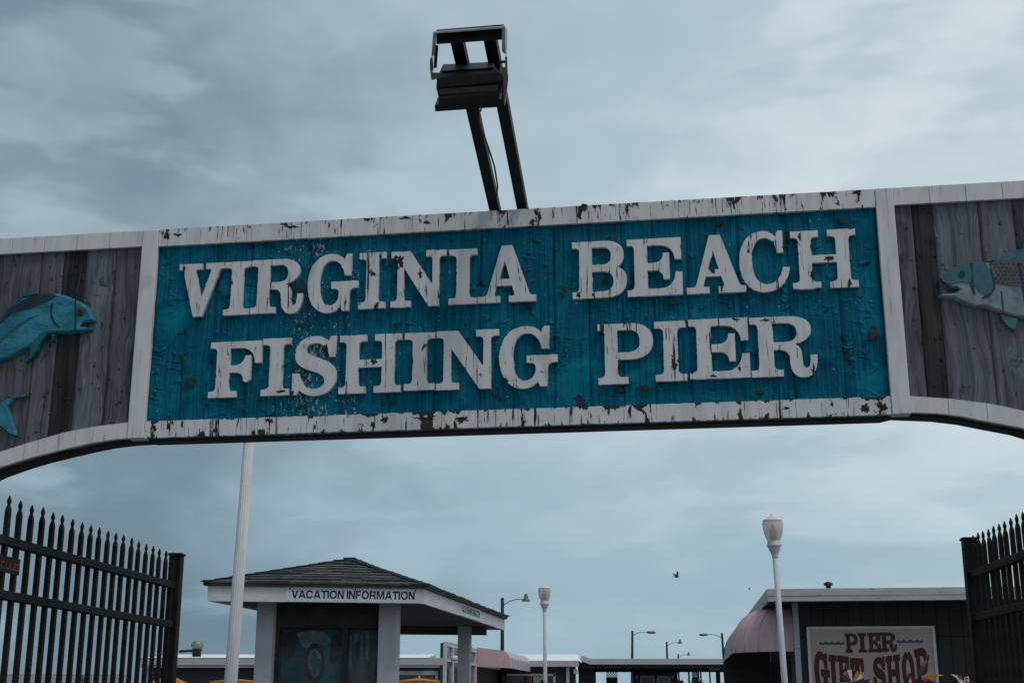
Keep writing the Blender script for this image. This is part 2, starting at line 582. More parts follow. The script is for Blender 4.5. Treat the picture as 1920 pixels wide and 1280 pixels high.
def white_chipped(name, thr=0.625, crack=1.0, edge=True, hairs=0.50):
    m, nt, bs, out = new_mat(name)
    tc = N(nt, 'ShaderNodeTexCoord')
    sep = N(nt, 'ShaderNodeSeparateXYZ', ins={0: tc.outputs['Object']})
    z = sep.outputs[2]
    vA = coords(nt, 13, 4, 6.5)
    a = noise(nt, vA, 1.0, 9, 0.66, 0.35)
    if edge:   # frame boards flake first along their exposed edges
        e = M(nt, 'MAXIMUM', sstep(nt, z, 3.475, 3.520), M(nt, 'MAXIMUM', sstep(nt, z, 2.655, 2.618), M(nt, 'MULTIPLY', sstep(nt, z, 2.672, 2.690), sstep(nt, z, 2.75, 2.74))))
        a = M(nt, 'MULTIPLY_ADD', e, 0.085, a)
    chips = sstep(nt, a, thr, thr + 0.012)
    vB = coords(nt, 62, 6, 3.2)
    cN = noise(nt, vB, 1.0, 5, 0.6)
    reg = noise(nt, coords(nt, 4, 1, 4), 1.0, 2)
    vC = coords(nt, 34, 4, 2.0)
    ridge = M(nt, 'ABSOLUTE', M(nt, 'SUBTRACT', noise(nt, vC, 1.0, 3, 0.5, 0.15), 0.5))
    hair = M(nt, 'MULTIPLY', sstep(nt, ridge, 0.012, 0.004), sstep(nt, noise(nt, coords(nt, 16, 3, 9), 1.0, 3), hairs, hairs + 0.04))
    cracks = M(nt, 'MULTIPLY', M(nt, 'MAXIMUM', hair, sstep(nt, M(nt, 'ADD', cN, M(nt, 'MULTIPLY', reg, 0.22)), 0.742, 0.765)), crack)
    chip = M(nt, 'MAXIMUM', chips, cracks)
    st = noise(nt, coords(nt, 18, 3, 3.5), 1.0, 6, 0.6)
    w = mixc(nt, sstep(nt, st, 0.38, 0.72), WHITE_HI, WHITE_LO)
    rust = sstep(nt, noise(nt, coords(nt, 10, 2, 4.3), 1.0, 4, 0.6, 0.4), 0.60, 0.74)
    w = mixc(nt, M(nt, 'MULTIPLY', rust, 0.30), w, (0.30, 0.17, 0.11))
    wood = mixc(nt, noise(nt, coords(nt, 120, 20, 8), 1.0, 3), (0.012, 0.009, 0.008), (0.060, 0.044, 0.036))
    setc(nt, bs, mixc(nt, chip, w, wood), 0.62, 0.25)
    h = M(nt, 'SUBTRACT', M(nt, 'MULTIPLY', noise(nt, coords(nt, 30, 6, 9), 1.0, 5), 0.35), chip)
    bump(nt, bs, h, 0.7, 0.004)
    return m


WHITE_HI, WHITE_LO = (0.68, 0.655, 0.655), (0.55, 0.525, 0.52)


def teal_paint():
    m, nt, bs, out = new_mat('teal_sandblasted_paint')
    tc = N(nt, 'ShaderNodeTexCoord')
    sep = N(nt, 'ShaderNodeSeparateXYZ', ins={0: tc.outputs['Object']})
    x, z = sep.outputs[0], sep.outputs[2]
    warp = noise(nt, coords(nt, 3, 1, 3), 1.0, 3)
    xw = M(nt, 'MULTIPLY_ADD', warp, 0.035, x)
    vec = N(nt, 'ShaderNodeCombineXYZ', ins={0: M(nt, 'MULTIPLY', xw, 105.0), 1: 0.0, 2: M(nt, 'MULTIPLY', z, 3.0)}).outputs[0]
    grain = noise(nt, vec, 1.0, 4, 0.62)
    vec2 = N(nt, 'ShaderNodeCombineXYZ', ins={0: M(nt, 'MULTIPLY', xw, 22.0), 1: 0.0, 2: M(nt, 'MULTIPLY', z, 1.6)}).outputs[0]
    band = noise(nt, vec2, 1.0, 4, 0.6)
    blot = noise(nt, coords(nt, 6, 1, 4.5), 1.0, 7, 0.62, 0.4)
    c = mixc(nt, sstep(nt, grain, 0.36, 0.64), TEAL_D, TEAL)
    c = mixc(nt, M(nt, 'MULTIPLY', sstep(nt, blot, 0.48, 0.70), 0.65), c, TEAL_L)
    c = mixc(nt, M(nt, 'MULTIPLY', sstep(nt, blot, 0.46, 0.30), 0.55), c, TEAL_D)
    c = mixc(nt, M(nt, 'MULTIPLY', sstep(nt, band, 0.56, 0.74), 0.60), c, (0.010, 0.060, 0.085))
    # bare knots and worn ridges
    worn = sstep(nt, M(nt, 'ADD', noise(nt, coords(nt, 9, 1, 8), 1.0, 7, 0.62, 0.3), M(nt, 'MULTIPLY', grain, 0.10)), 0.665, 0.705)
    c = mixc(nt, M(nt, 'MULTIPLY', worn, 0.85), c, (0.036, 0.024, 0.022))
    streak = sstep(nt, M(nt, 'ADD', M(nt, 'MULTIPLY', grain, 0.6), M(nt, 'MULTIPLY', band, 0.6)), 0.690, 0.77)
    c = mixc(nt, M(nt, 'MULTIPLY', streak, 0.75), c, (0.040, 0.050, 0.055))
    # white flecks of old paint, thickest in a belt below the first words
    belt = M(nt, 'MULTIPLY', sstep(nt, M(nt, 'ABSOLUTE', M(nt, 'ADD', x, 0.80)), 0.26, 0.04), sstep(nt, z, 3.46, 2.72, 0.55, 1.0))
    fl = noise(nt, coords(nt, 95, 1, 38), 1.0, 5, 0.7)
    fl2 = noise(nt, coords(nt, 9, 1, 6), 1.0, 3)
    flk = sstep(nt, M(nt, 'ADD', M(nt, 'ADD', fl, M(nt, 'MULTIPLY', fl2, 0.30)), M(nt, 'MULTIPLY', belt, 0.105)), 0.815, 0.845)
    c = mixc(nt, flk, c, (0.50, 0.50, 0.50))
    bl = sstep(nt, noise(nt, coords(nt, 22, 1, 30), 1.0, 1.5, 0.45, 0.5), 0.54, 0.82)
    br = sstep(nt, noise(nt, coords(nt, 5, 1, 6), 1.0, 2), 0.46, 0.62)
    blis = M(nt, 'MULTIPLY', bl, br)
    c = mixc(nt, M(nt, 'MULTIPLY', blis, 0.30), c, TEAL_L)
    setc(nt, bs, c, 0.7, 0.08)
    h = M(nt, 'ADD', M(nt, 'ADD', M(nt, 'MULTIPLY', grain, 0.55), M(nt, 'MULTIPLY', blis, 1.9)), M(nt, 'ADD', M(nt, 'MULTIPLY', blot, 1.6), M(nt, 'MULTIPLY', worn, -0.35)))
    bump(nt, bs, h, 1.0, 0.013)
    return m


TEAL, TEAL_D, TEAL_L = (0.0006, 0.143, 0.228), (0.0005, 0.072, 0.118), (0.004, 0.228, 0.330)


def grey_wood(name, col, contrast=0.5, rings=0.35):
    m, nt, bs, out = new_mat(name)
    tc = N(nt, 'ShaderNodeTexCoord')
    oi = N(nt, 'ShaderNodeObjectInfo')
    off = M(nt, 'MULTIPLY', oi.outputs['Random'], 37.0)
    sep = N(nt, 'ShaderNodeSeparateXYZ', ins={0: tc.outputs['Object']})
    x, z = sep.outputs[0], sep.outputs[2]
    wv = N(nt, 'ShaderNodeCombineXYZ', ins={0: M(nt, 'MULTIPLY', x, 7.0), 1: off, 2: M(nt, 'MULTIPLY', z, 2.6)}).outputs[0]
    warp = noise(nt, wv, 1.0, 3, 0.5, 0.6)
    xw = M(nt, 'MULTIPLY_ADD', warp, rings, x)
    g1 = noise(nt, N(nt, 'ShaderNodeCombineXYZ', ins={0: M(nt, 'MULTIPLY', xw, 150.0), 1: off, 2: M(nt, 'MULTIPLY', z, 3.2)}).outputs[0], 1.0, 5, 0.65)
    g2 = noise(nt, N(nt, 'ShaderNodeCombineXYZ', ins={0: M(nt, 'MULTIPLY', xw, 24.0), 1: off, 2: M(nt, 'MULTIPLY', z, 1.6)}).outputs[0], 1.0, 4, 0.6)
    kn = sstep(nt, noise(nt, N(nt, 'ShaderNodeCombineXYZ', ins={0: M(nt, 'MULTIPLY', x, 34.0), 1: off, 2: M(nt, 'MULTIPLY', z, 24.0)}).outputs[0], 1.0, 3, 0.5), 0.62, 0.72)
    f = M(nt, 'ADD', M(nt, 'MULTIPLY', g1, 0.5), M(nt, 'MULTIPLY', g2, 0.5))
    dk = tuple(c * (1 - contrast) * 0.6 for c in col)
    c = mixc(nt, sstep(nt, f, 0.36, 0.62), dk, col)
    c = mixc(nt, M(nt, 'MULTIPLY', kn, 0.7), c, tuple(k * 0.25 for k in col))
    c = mixc(nt, M(nt, 'MULTIPLY', sstep(nt, g1, 0.62, 0.70), 0.35), c, tuple(min(1, k * 1.7) for k in col))
    setc(nt, bs, c, 0.8, 0.2)
    bump(nt, bs, M(nt, 'ADD', M(nt, 'MULTIPLY', g1, 1.0), M(nt, 'MULTIPLY', kn, 1.2)), 0.9, 0.006)
    return m


def glassy(name, col, alpha=0.6, rough=0.08):
    m, nt, bs, out = new_mat(name)
    setc(nt, bs, col, rough, 0.5)
    tr = N(nt, 'ShaderNodeBsdfTransparent')
    n = noise(nt, coords(nt, 1, 1, 1), 3.0, 3)
    mx = N(nt, 'ShaderNodeMixShader', ins={0: M(nt, 'MULTIPLY_ADD', n, 0.1, alpha - 0.05)})
    nt.links.new(tr.outputs[0], mx.inputs[1])
    nt.links.new(bs.outputs[0], mx.inputs[2])
    nt.links.new(mx.outputs[0], out.inputs[0])
    return m


def frosted(name):
    m, nt, bs, out = new_mat(name)
    n = noise(nt, coords(nt), 9.0, 4)
    setc(nt, bs, mixc(nt, n, (0.82, 0.71, 0.65), (0.88, 0.80, 0.75)), 0.3, 0.4)
    tl = N(nt, 'ShaderNodeBsdfTranslucent', ins={0: (0.92, 0.86, 0.83, 1)})
    tr = N(nt, 'ShaderNodeBsdfTransparent', ins={0: (0.9, 0.86, 0.84, 1)})
    m1 = N(nt, 'ShaderNodeMixShader', ins={0: 0.55})
    nt.links.new(bs.outputs[0], m1.inputs[1])
    nt.links.new(tl.outputs[0], m1.inputs[2])
    m2 = N(nt, 'ShaderNodeMixShader', ins={0: 0.30})
    nt.links.new(m1.outputs[0], m2.inputs[1])
    nt.links.new(tr.outputs[0], m2.inputs[2])
    nt.links.new(m2.outputs[0], out.inputs[0])
    return m


def sheer(name, col):
    """awning fabric: diffuse with light coming through"""
    m, nt, bs, out = new_mat(name)
    v = coords(nt)
    n = noise(nt, v, 2.2, 6, 0.6)
    st = noise(nt, coords(nt, 9, 9, 1.2), 1.0, 5, 0.6)
    c = mixc(nt, sstep(nt, M(nt, 'ADD', M(nt, 'MULTIPLY', n, 0.5), M(nt, 'MULTIPLY', st, 0.5)), 0.35, 0.65), tuple(k * 0.84 for k in col), col)
    setc(nt, bs, c, 0.7, 0.2)
    bump(nt, bs, n, 0.3, 0.03)
    tl = N(nt, 'ShaderNodeBsdfTranslucent')
    nt.links.new(c, tl.inputs[0])
    mx = N(nt, 'ShaderNodeMixShader', ins={0: 0.22})
    nt.links.new(bs.outputs[0], mx.inputs[1])
    nt.links.new(tl.outputs[0], mx.inputs[2])
    nt.links.new(mx.outputs[0], out.inputs[0])
    return m


MT = {}
MT['teal'] = teal_paint()
MT['white_frame'] = white_chipped('flaking_white_frame_paint', 0.615)
MT['white_letter'] = white_chipped('flaking_white_letter_paint', 0.645, 1.0, False, 0.54)
MT['white_smooth'] = white_chipped('worn_white_paint', 0.80, 0.25, False, 0.60)
MT['wood_light'] = grey_wood('weathered_grey_wood', (0.185, 0.190, 0.210), 0.42, 0.13)
MT['wood_mid'] = grey_wood('weathered_brown_grey_wood', (0.140, 0.142, 0.156), 0.42, 0.10)
MT['wood_dark'] = grey_wood('dark_weathered_wood', (0.052, 0.049, 0.053), 0.65, 0.05)
MT['backing'] = plain('dark_backing_wood', (0.035, 0.028, 0.026), 0.8, 0.35, 9, (6, 6, 1))
MT['fish_blue'] = plain('blue_fish_paint', (0.028, 0.185, 0.255), 0.6, 0.5, 9, (1, 1, 2.2), 0.4, dirt=((0.012, 0.055, 0.085), 0.6))
MT['fish_fin'] = plain('teal_fin_paint', (0.012, 0.098, 0.140), 0.6, 0.4, 30, (0.5, 1, 2.0), 0.4)
MT['fish_back'] = plain('dark_fish_back_paint', (0.014, 0.034, 0.046), 0.5, 0.4, 14)
MT['fish_pale'] = plain('pale_fish_belly_paint', (0.195, 0.245, 0.275), 0.5, 0.25, 9, dirt=((0.05, 0.09, 0.11), 0.6))
MT['fish_teal'] = plain('trout_head_paint', (0.045, 0.135, 0.172), 0.5, 0.4, 11, dirt=((0.02, 0.04, 0.05), 0.6))
MT['fish_olive'] = plain('spotted_flank_paint', (0.095, 0.093, 0.090), 0.5, 0.25, 20)
MT['ink'] = plain('black_paint', (0.012, 0.012, 0.014), 0.4, 0.3, 20)
MT['gate'] = plain('black_gate_paint', (0.017, 0.0165, 0.0165), 0.6, 0.3, 18, bstr=0.2, spec=0.05, dirt=((0.026, 0.022, 0.020), 0.4))
MT['lamp_black'] = plain('black_fixture_paint', (0.020, 0.019, 0.019), 0.6, 0.3, 22, spec=0.2, dirt=((0.03, 0.027, 0.025), 0.3))
MT['fin_grey'] = plain('dark_cast_metal', (0.085, 0.085, 0.088), 0.5, 0.25, 18)
MT['galv'] = plain('galvanised_steel', (0.36, 0.34, 0.34), 0.5, 0.3, 22, metal=0.2, dirt=((0.13, 0.08, 0.06), 0.7))
MT['lens'] = glassy('lamp_glass', (0.03, 0.03, 0.03), 0.8, 0.1)
MT['rust_red'] = plain('rust_orange_print', (0.16, 0.050, 0.030), 0.6, 0.2, 20)
MT['pole_white'] = plain('white_pole_paint', (0.54, 0.54, 0.56), 0.45, 0.10, 5, (3, 3, 0.6), 0.1, dirt=((0.34, 0.33, 0.33), 0.5))
MT['globe'] = frosted('frosted_globe')
MT['globe_cap'] = plain('pale_frosted_cap', (0.70, 0.61, 0.58), 0.4, 0.08, 8)
MT['ballast'] = plain('ballast_grey', (0.10, 0.09, 0.085), 0.6)
MT['trim_white'] = plain('white_trim_paint', (0.52, 0.52, 0.54), 0.6, 0.12, 4, (1, 1, 1), 0.15, dirt=((0.30, 0.29, 0.29), 0.6))
MT['post_paint'] = plain('off_white_post_paint', (0.36, 0.36, 0.385), 0.6, 0.10, 3, (1, 1, 0.4), 0.15, dirt=((0.30, 0.29, 0.29), 0.5))
MT['plate'] = plain('white_sign_plate', (0.50, 0.54, 0.58), 0.45, 0.05, 3)
MT['letter_navy'] = plain('navy_lettering', (0.008, 0.010, 0.020), 0.5, 0.2, 20)
MT['shingle'] = plain('grey_asphalt_shingle', (0.062, 0.066, 0.066), 0.9, 0.4, 14, bstr=0.5, objvar=0.7)
MT['shingle_edge'] = plain('dark_shingle_edge', (0.028, 0.029, 0.030), 0.9, 0.3, 14)
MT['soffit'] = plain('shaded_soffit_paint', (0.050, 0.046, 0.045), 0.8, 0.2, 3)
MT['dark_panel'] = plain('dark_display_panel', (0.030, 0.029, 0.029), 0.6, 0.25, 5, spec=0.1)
MT['glass'] = glassy('display_glass', (0.02, 0.03, 0.035), 0.30, 0.06)
MT['window'] = plain('dark_window_glass', (0.030, 0.040, 0.048), 0.12, 0.3, 2.0, spec=0.6, bstr=0.02)
MT['window_grey'] = plain('grey_window_glass', (0.10, 0.13, 0.155), 0.15, 0.2, 2.0, spec=0.6, bstr=0.02)
MT['slate'] = plain('slate_siding_paint', (0.023, 0.026, 0.030), 0.75, 0.16, 4, (1, 1, 0.5), 0.2, objvar=0.22)
MT['slate_dark'] = plain('dark_slate_wall_paint', (0.036, 0.041, 0.048), 0.7, 0.15, 3)
MT['fascia'] = plain('weathered_white_fascia', (0.43, 0.42, 0.425), 0.7, 0.14, 5, (0.35, 1, 2.5), 0.25, dirt=((0.13, 0.12, 0.125), 0.75))
MT['mauve'] = plain('pale_mauve_fascia', (0.44, 0.41, 0.425), 0.7, 0.10, 3, (0.4, 1, 2), 0.2, dirt=((0.22, 0.21, 0.22), 0.6))
MT['roof_white'] = plain('white_membrane_roof', (0.80, 0.82, 0.84), 0.6, 0.08, 1.5)
MT['pink'] = sheer('faded_pink_awning', (0.82, 0.53, 0.56))
MT['pink_pale'] = sheer('pale_pink_awning', (0.70, 0.55, 0.59))
MT['valance'] = sheer('pale_valance', (0.50, 0.52, 0.55))
MT['valance_print'] = plain('grey_valance_print', (0.30, 0.35, 0.38), 0.7, 0.2, 8)
MT['tan'] = plain('tan_sign_board', (0.40, 0.315, 0.288), 0.6, 0.08, 2.5, dirt=((0.32, 0.25, 0.23), 0.4))
MT['maroon'] = plain('maroon_sign_paint', (0.060, 0.017, 0.017), 0.55, 0.15, 8)
MT['sea_green'] = plain('sea_green_sign_paint', (0.012, 0.065, 0.090), 0.55, 0.2, 8)
MT['orange'] = plain('orange_fabric', (0.40, 0.135, 0.014), 0.7, 0.25, 5)
MT['yellow'] = plain('yellow_fabric', (0.48, 0.28, 0.04), 0.6, 0.15, 12)
MT['red'] = plain('red_fabric', (0.30, 0.030, 0.028), 0.6, 0.2, 12)
MT['plum'] = plain('plum_fabric', (0.070, 0.014, 0.028), 0.6, 0.2, 12)
MT['spin_white'] = plain('white_fabric', (0.58, 0.56, 0.56), 0.6, 0.08, 12)
MT['spin_green'] = plain('dark_green_fabric', (0.012, 0.038, 0.034), 0.6, 0.2, 12)
MT['wood_pole'] = plain('dark_wood_pole', (0.022, 0.022, 0.026), 0.8, 0.3, 2, (8, 8, 0.5))
MT['lamp_head'] = plain('grey_lamp_head', (0.12, 0.14, 0.155), 0.5, 0.15, 4)
MT['vent'] = plain('turbine_vent_metal', (0.20, 0.225, 0.235), 0.4, 0.3, 8, (6, 6, 0.5), metal=0.5)
MT['bird'] = plain('grey_feathers', (0.050, 0.058, 0.066), 0.8, 0.4, 30)
MT['poster_sea'] = plain('blue_green_poster', (0.014, 0.185, 0.260), 0.5, 0.75, 1.6, (1, 1, 0.8), 0.0, dirt=((0.12, 0.14, 0.15), 0.5))
MT['poster_grey'] = plain('grey_green_poster', (0.130, 0.170, 0.185), 0.5, 0.8, 3.5, (2.2, 1, 0.5), 0.0, dirt=((0.015, 0.03, 0.03), 0.8))
MT['poster_brown'] = plain('brown_print', (0.055, 0.025, 0.022), 0.5, 0.5, 9)
MT['poster_ring'] = plain('dark_maroon_print', (0.026, 0.010, 0.014), 0.5, 0.3, 9)
MT['poster_pale'] = plain('pale_print', (0.30, 0.34, 0.36), 0.5, 0.4, 9)
MT['poster_tan'] = plain('tan_print', (0.26, 0.11, 0.045), 0.5, 0.3, 9)
MT['sand'] = plain('sand_ground', (0.30, 0.27, 0.23), 0.9, 0.15, 0.3)
MT['deck'] = plain('concrete_paving', (0.150, 0.148, 0.146), 0.8, 0.15, 0.8, dirt=((0.11, 0.108, 0.105), 0.6))
MT['sea'] = plain('grey_sea', (0.05, 0.075, 0.085), 0.15, 0.2, 0.15, bstr=0.6, spec=0.5)
MT['pale_wall'] = plain('pale_beach_wall', (0.40, 0.38, 0.40), 0.8, 0.12, 1.2, (1, 1, 0.4))
MT['bright_blue'] = plain('bright_blue_print', (0.015, 0.16, 0.26), 0.5, 0.1, 8)
MT['leaf'] = plain('dark_leaf', (0.030, 0.034, 0.030), 0.7, 0.5, 30)


# ------------------------------------------------------------------ ground
struct(MB().add([(-3000, -500, 0), (3000, -500, 0), (3000, 6000, 0), (-3000, 6000, 0)], [(0, 1, 2, 3)]).build('ground', MT['sand']))
struct(MB().add([(-60, -40, .004), (60, -40, .004), (60, 75, .004), (-60, 75, .004)], [(0, 1, 2, 3)]).build('pavement', MT['deck']))
struct(MB().add([(-3000, 110, .008), (3000, 110, .008), (3000, 6000, .008), (-3000, 6000, .008)], [(0, 1, 2, 3)]).build('sea', MT['sea']))

# ------------------------------------------------------------------ the entrance sign
SA = radians(8.96)
SF = Frame((0, 5, 0), SA)
sign = empty('entrance_sign', SF.o, SA, 'weathered carved wooden arch sign with raised white letters on peeling teal planks', 'sign')
ZB, ZT, ZBI, ZTI = 2.622, 3.518, 2.690, 3.444
SL, SR = -1.511, 1.433
DW = 0.072                                   # width of the smooth white dividers
RELIEF = 0.016


def lumps(x, z, seed=0.0):
    a = mnoise.noise(Vector((x * 9, z * 7, 3.1 + seed)))
    k = mnoise.noise(Vector((x * 21, z * 17, 9.7 + seed)))
    return 0.005 * a + (0.020 * (k - 0.35) if k > 0.35 else 0)


def plank(name, x0, x1, zlo, zhi, mat, nx=9, nz=54, thick=0.04, seed=0.0, grain=0.0):
    """a board with sandblasted relief on its face; zlo may be a function of x"""
    lo = zlo if callable(zlo) else (lambda x: zlo)
    mb = MB()
    vs, fs = [], []
    for j in range(nz + 1):
        for i in range(nx + 1):
            x = x0 + (x1 - x0) * i / nx
            z0 = lo(x)
            z = z0 + (zhi - z0) * j / nz
            vs.append((x, 0.002 - lumps(x, z, seed) - 0.001, z))
    for j in range(nz):
        for i in range(nx):
            a = j * (nx + 1) + i
            fs.append((a, a + 1, a + nx + 2, a + nx + 1))
    mb.add(vs, fs, True)
    rim = [i for i in range(nx + 1)] + [j * (nx + 1) + nx for j in range(1, nz + 1)] + \
          [nz * (nx + 1) + i for i in range(nx - 1, -1, -1)] + [j * (nx + 1) for j in range(nz - 1, 0, -1)]
    b = len(mb.v)
    mb.v += [(vs[i][0], thick, vs[i][2]) for i in rim]
    n = len(rim)
    for k in range(n):
        mb.f.append((rim[k], b + k, b + (k + 1) % n, rim[(k + 1) % n]))
        mb.sm.append(False)
    return mb.build(name, mat, sign)


rs = random.Random(4)
seams = [SL]
while seams[-1] < SR - 0.22:
    seams.append(seams[-1] + rs.uniform(0.115, 0.205))
seams[-1] = SR if SR - seams[-1] < 0.07 else seams[-1]
if seams[-1] != SR:
    seams.append(SR)
for i in range(len(seams) - 1):
    a, b = seams[i] + 0.0005, seams[i + 1] - 0.0005
    plank('plank', a, b, ZB + 0.002, ZT - 0.002, MT['teal'])
    for z0, z1 in ((ZTI, ZT), (ZB, ZBI)):
        lp = [(a, z0), (b, z0), (b, z1), (a, z1)]
        K = 160.0
        lp = rough_loop([(x * K, z * K) for x, z in lp], 0.9, 0.28, i * 1.7 + z0)
        outline(MB(), [[(x / K, z / K) for x, z in lp]], 0.004, -RELIEF).build('frame_board', MT['white_frame'], sign)

# dividers between the lettered field and the fish panels
for x0, x1 in ((SL - DW, SL - 0.0015), (SR + 0.0015, SR + 0.070)):
    MB().bbox(x0, x1, -RELIEF - 0.004, 0.04, ZB - 0.001, ZT + 0.001, 0.003).build('divider', MT['white_smooth'], sign)

# the arched underside of the fish panels: measured in the picture, carried on to the columns
COL_L, COL_R = -2.92, 2.72


def curve(pts, xe, ze):
    P = sorted([(SF.wall(u, v).x, SF.wall(u, v).z) for u, v in pts] + [(xe, ze)])

    def f(x):
        if x <= P[0][0]:
            return P[0][1]
        for (a, za), (b, zb) in zip(P, P[1:]):
            if x <= b:
                t = (x - a) / (b - a)
                return za + (zb - za) * t
        return P[-1][1]
    return f


arch_out_l = curve([(271, 821), (219, 824), (175, 831), (131, 841), (66, 857), (0, 877)], COL_L, 2.18)
arch_in_l = curve([(250, 792), (185, 800), (122, 812), (44, 835), (0, 849)], COL_L, 2.26)
arch_out_r = curve([(1676, 773), (1756, 776), (1800, 781), (1834, 788), (1920, 804)], COL_R, 2.22)
arch_in_r = curve([(1706, 744), (1784, 749), (1866, 760), (1920, 772)], COL_R, 2.30)


def sx(u, v=640):
    return SF.wall(u, v).x


for bounds, mats, flo in (
        ([COL_L, -2.55, sx(-40), sx(64), sx(108, 620), sx(152, 600), sx(208, 600), SL - DW], ['wood_light', 'wood_mid', 'wood_mid', 'wood_mid', 'wood_dark', 'wood_light', 'wood_mid'], arch_out_l),
        ([SR + 0.070, sx(1723, 560), sx(1762, 560), sx(1850, 560), sx(1925), 2.42, COL_R], ['wood_mid', 'wood_dark', 'wood_light', 'wood_light', 'wood_mid', 'wood_light'], arch_out_r)):
    for k in range(len(bounds) - 1):
        a, b = bounds[k] + 0.001, bounds[k + 1] - 0.001
        plank('plank', a, b, lambda x: flo(x) + 0.003, ZT - 0.003, MT[mats[k]], 8, 48, seed=20.0)
for x0, x1, fo, fi in ((COL_L, SL - DW, arch_out_l, arch_in_l), (SR + 0.070, COL_R, arch_out_r, arch_in_r)):
    n = 9
    for k in range(n):
        a, b = x0 + (x1 - x0) * k / n + 0.001, x0 + (x1 - x0) * (k + 1) / n - 0.001
        lp = [(a, ZTI + 0.004), (b, ZTI + 0.004), (b, ZT), (a, ZT)]
        outline(MB(), [lp], 0.004, -RELIEF).build('frame_board', MT['white_smooth'], sign)
        m = 6
        xs = [a + (b - a) * i / m for i in range(m + 1)]
        lp = [(x, fo(x)) for x in xs] + [(x, fi(x)) for x in reversed(xs)]
        outline(MB(), [lp], 0.004, -RELIEF).build('arch_board', MT['white_smooth'], sign)
# backing frame behind the boards: its dark underside shows below the white edge
n = 60
xs = [COL_L + (COL_R - COL_L) * i / n for i in range(n + 1)]


def under(x):
    if x < SL - 0.01:
        return arch_out_l(x) - 0.004
    if x > SR + 0.01:
        return arch_out_r(x) - 0.004
    return ZB - 0.004


xs = sorted(xs + [SL - 0.011, SR + 0.011])
outline(MB(), [[(x, under(x)) for x in xs] + [(COL_R, ZT - 0.02), (COL_L, ZT - 0.02)]], 0.125, 0.043).build('backing_board', MT['backing'], sign)
for x0, x1 in ((COL_L - 0.34, COL_L), (COL_R, COL_R + 0.34)):
    MB().bbox(x0, x1, -0.06, 0.24, 0.0, ZT + 0.04, 0.01).build('column', MT['wood_mid'], sign)
    MB().bbox(x0 - 0.03, x1 + 0.03, -0.09, 0.27, ZT + 0.042, ZT + 0.09, 0.008).build('column_cap', MT['white_smooth'], sign)

ROW1 = [('V', 334, 419, 494, 593), ('I', 420.5, 468, 490.7, 590), ('R', 471, 568, 486, 586), ('G', 577, 671, 478, 583), ('I', 673, 722.5, 473.5, 578),
        ('N', 733, 836, 470, 574.5), ('I', 841.5, 894, 467, 570), ('A', 896, 1004.5, 461, 566), ('B', 1073, 1175, 452, 558), ('E', 1176, 1279, 447, 554),
        ('A', 1286, 1397, 441.5, 549), ('C', 1386, 1480.5, 435, 544), ('H', 1484, 1607, 431, 540)]
ROW2 = [('F', 393, 489, 640, 744), ('I', 491, 543.5, 634, 741), ('S', 549, 631, 632, 738.5), ('H', 636, 752, 627, 736), ('I', 758, 815, 623.5, 731),
        ('N', 818, 935, 619, 729), ('G', 936, 1045, 613, 724.5), ('P', 1121, 1225, 606, 719), ('I', 1228, 1287, 602, 714), ('E', 1292, 1405, 597, 709),
        ('R', 1407, 1532, 593, 705)]
for ri, row in enumerate((ROW1, ROW2)):
    for li, (ch, u0, u1, v0, v1) in enumerate(row):
        lps, gx0, gx1 = glyph_loops(ch)
        vm = (v0 + v1) / 2
        xa, xb = SF.wall(u0, vm, -RELIEF).x, SF.wall(u1, vm, -RELIEF).x
        um = (u0 + u1) / 2
        za, zb = SF.wall(um, v1, -RELIEF).z, SF.wall(um, v0, -RELIEF).z
        lps = [rough_loop(lp, 1.6, 0.55, ri * 31 + li * 2.3, 0.9) for lp in lps]
        T = lambda x, z: (xa + (x - gx0) / (gx1 - gx0) * (xb - xa), za + z / 100.0 * (zb - za))
        mb = outline(MB(), lps, 0.006, -RELIEF, T)
        mb.build('letter', MT['white_letter'], sign, 'raised white letter ' + ch)


def relief(name, pts, mat, y0, y1, parent, o=(0, 0), s=1.0, label=None):
    """carved shape: outline traced on the boards, with a rounded shoulder"""
    P = []
    for u, v in pts:
        q = SF.wall(o[0] + u / s, o[1] + v / s)
        P.append((q.x, q.z))
    c = Vector((sum(p[0] for p in P) / len(P), sum(p[1] for p in P) / len(P)))
    K = 160.0
    P = rough_loop([(x * K, z * K) for x, z in P], 1.2, 0.12, len(P))
    P = [(x / K, z / K) for x, z in P]
    dy = y1 - y0
    if abs(dy) < 0.02:
        return outline(MB(), [P], y0, y1).build(name, mat, parent, label)
    area = sum(P[i][0] * P[(i + 1) % len(P)][1] - P[(i + 1) % len(P)][0] * P[i][1] for i in range(len(P)))
    if area < 0:
        P = P[::-1]
    k_ = 0.35 if name.endswith('fin') else 1.0
    rings = [(P, y0), (fatten(P, -0.0015 * k_, False), y0 + dy * 0.55), (fatten(P, -0.005 * k_, False), y0 + dy * 0.82), (fatten(P, -0.011 * k_, False), y1)]
    mb = MB()
    n = len(P)
    for lp, y in rings:
        mb.v += [(x, y, z) for x, z in lp]
    for k in range(len(rings) - 1):
        for i in range(n):
            j = (i + 1) % n
            mb.f.append((k * n + i, k * n + j, (k + 1) * n + j, (k + 1) * n + i))
            mb.sm.append(True)
    top = rings[-1][0]
    for t in tessellate_polygon([[Vector((x, z, 0)) for x, z in top]]):
        a, b, c3 = (Vector(top[q]) for q in t)
        if (b - a).cross(c3 - a) < 0:
            t = (t[0], t[2], t[1])
        mb.f.append(tuple(3 * n + q for q in t))
        mb.sm.append(False)
    return mb.build(name, mat, parent, label)


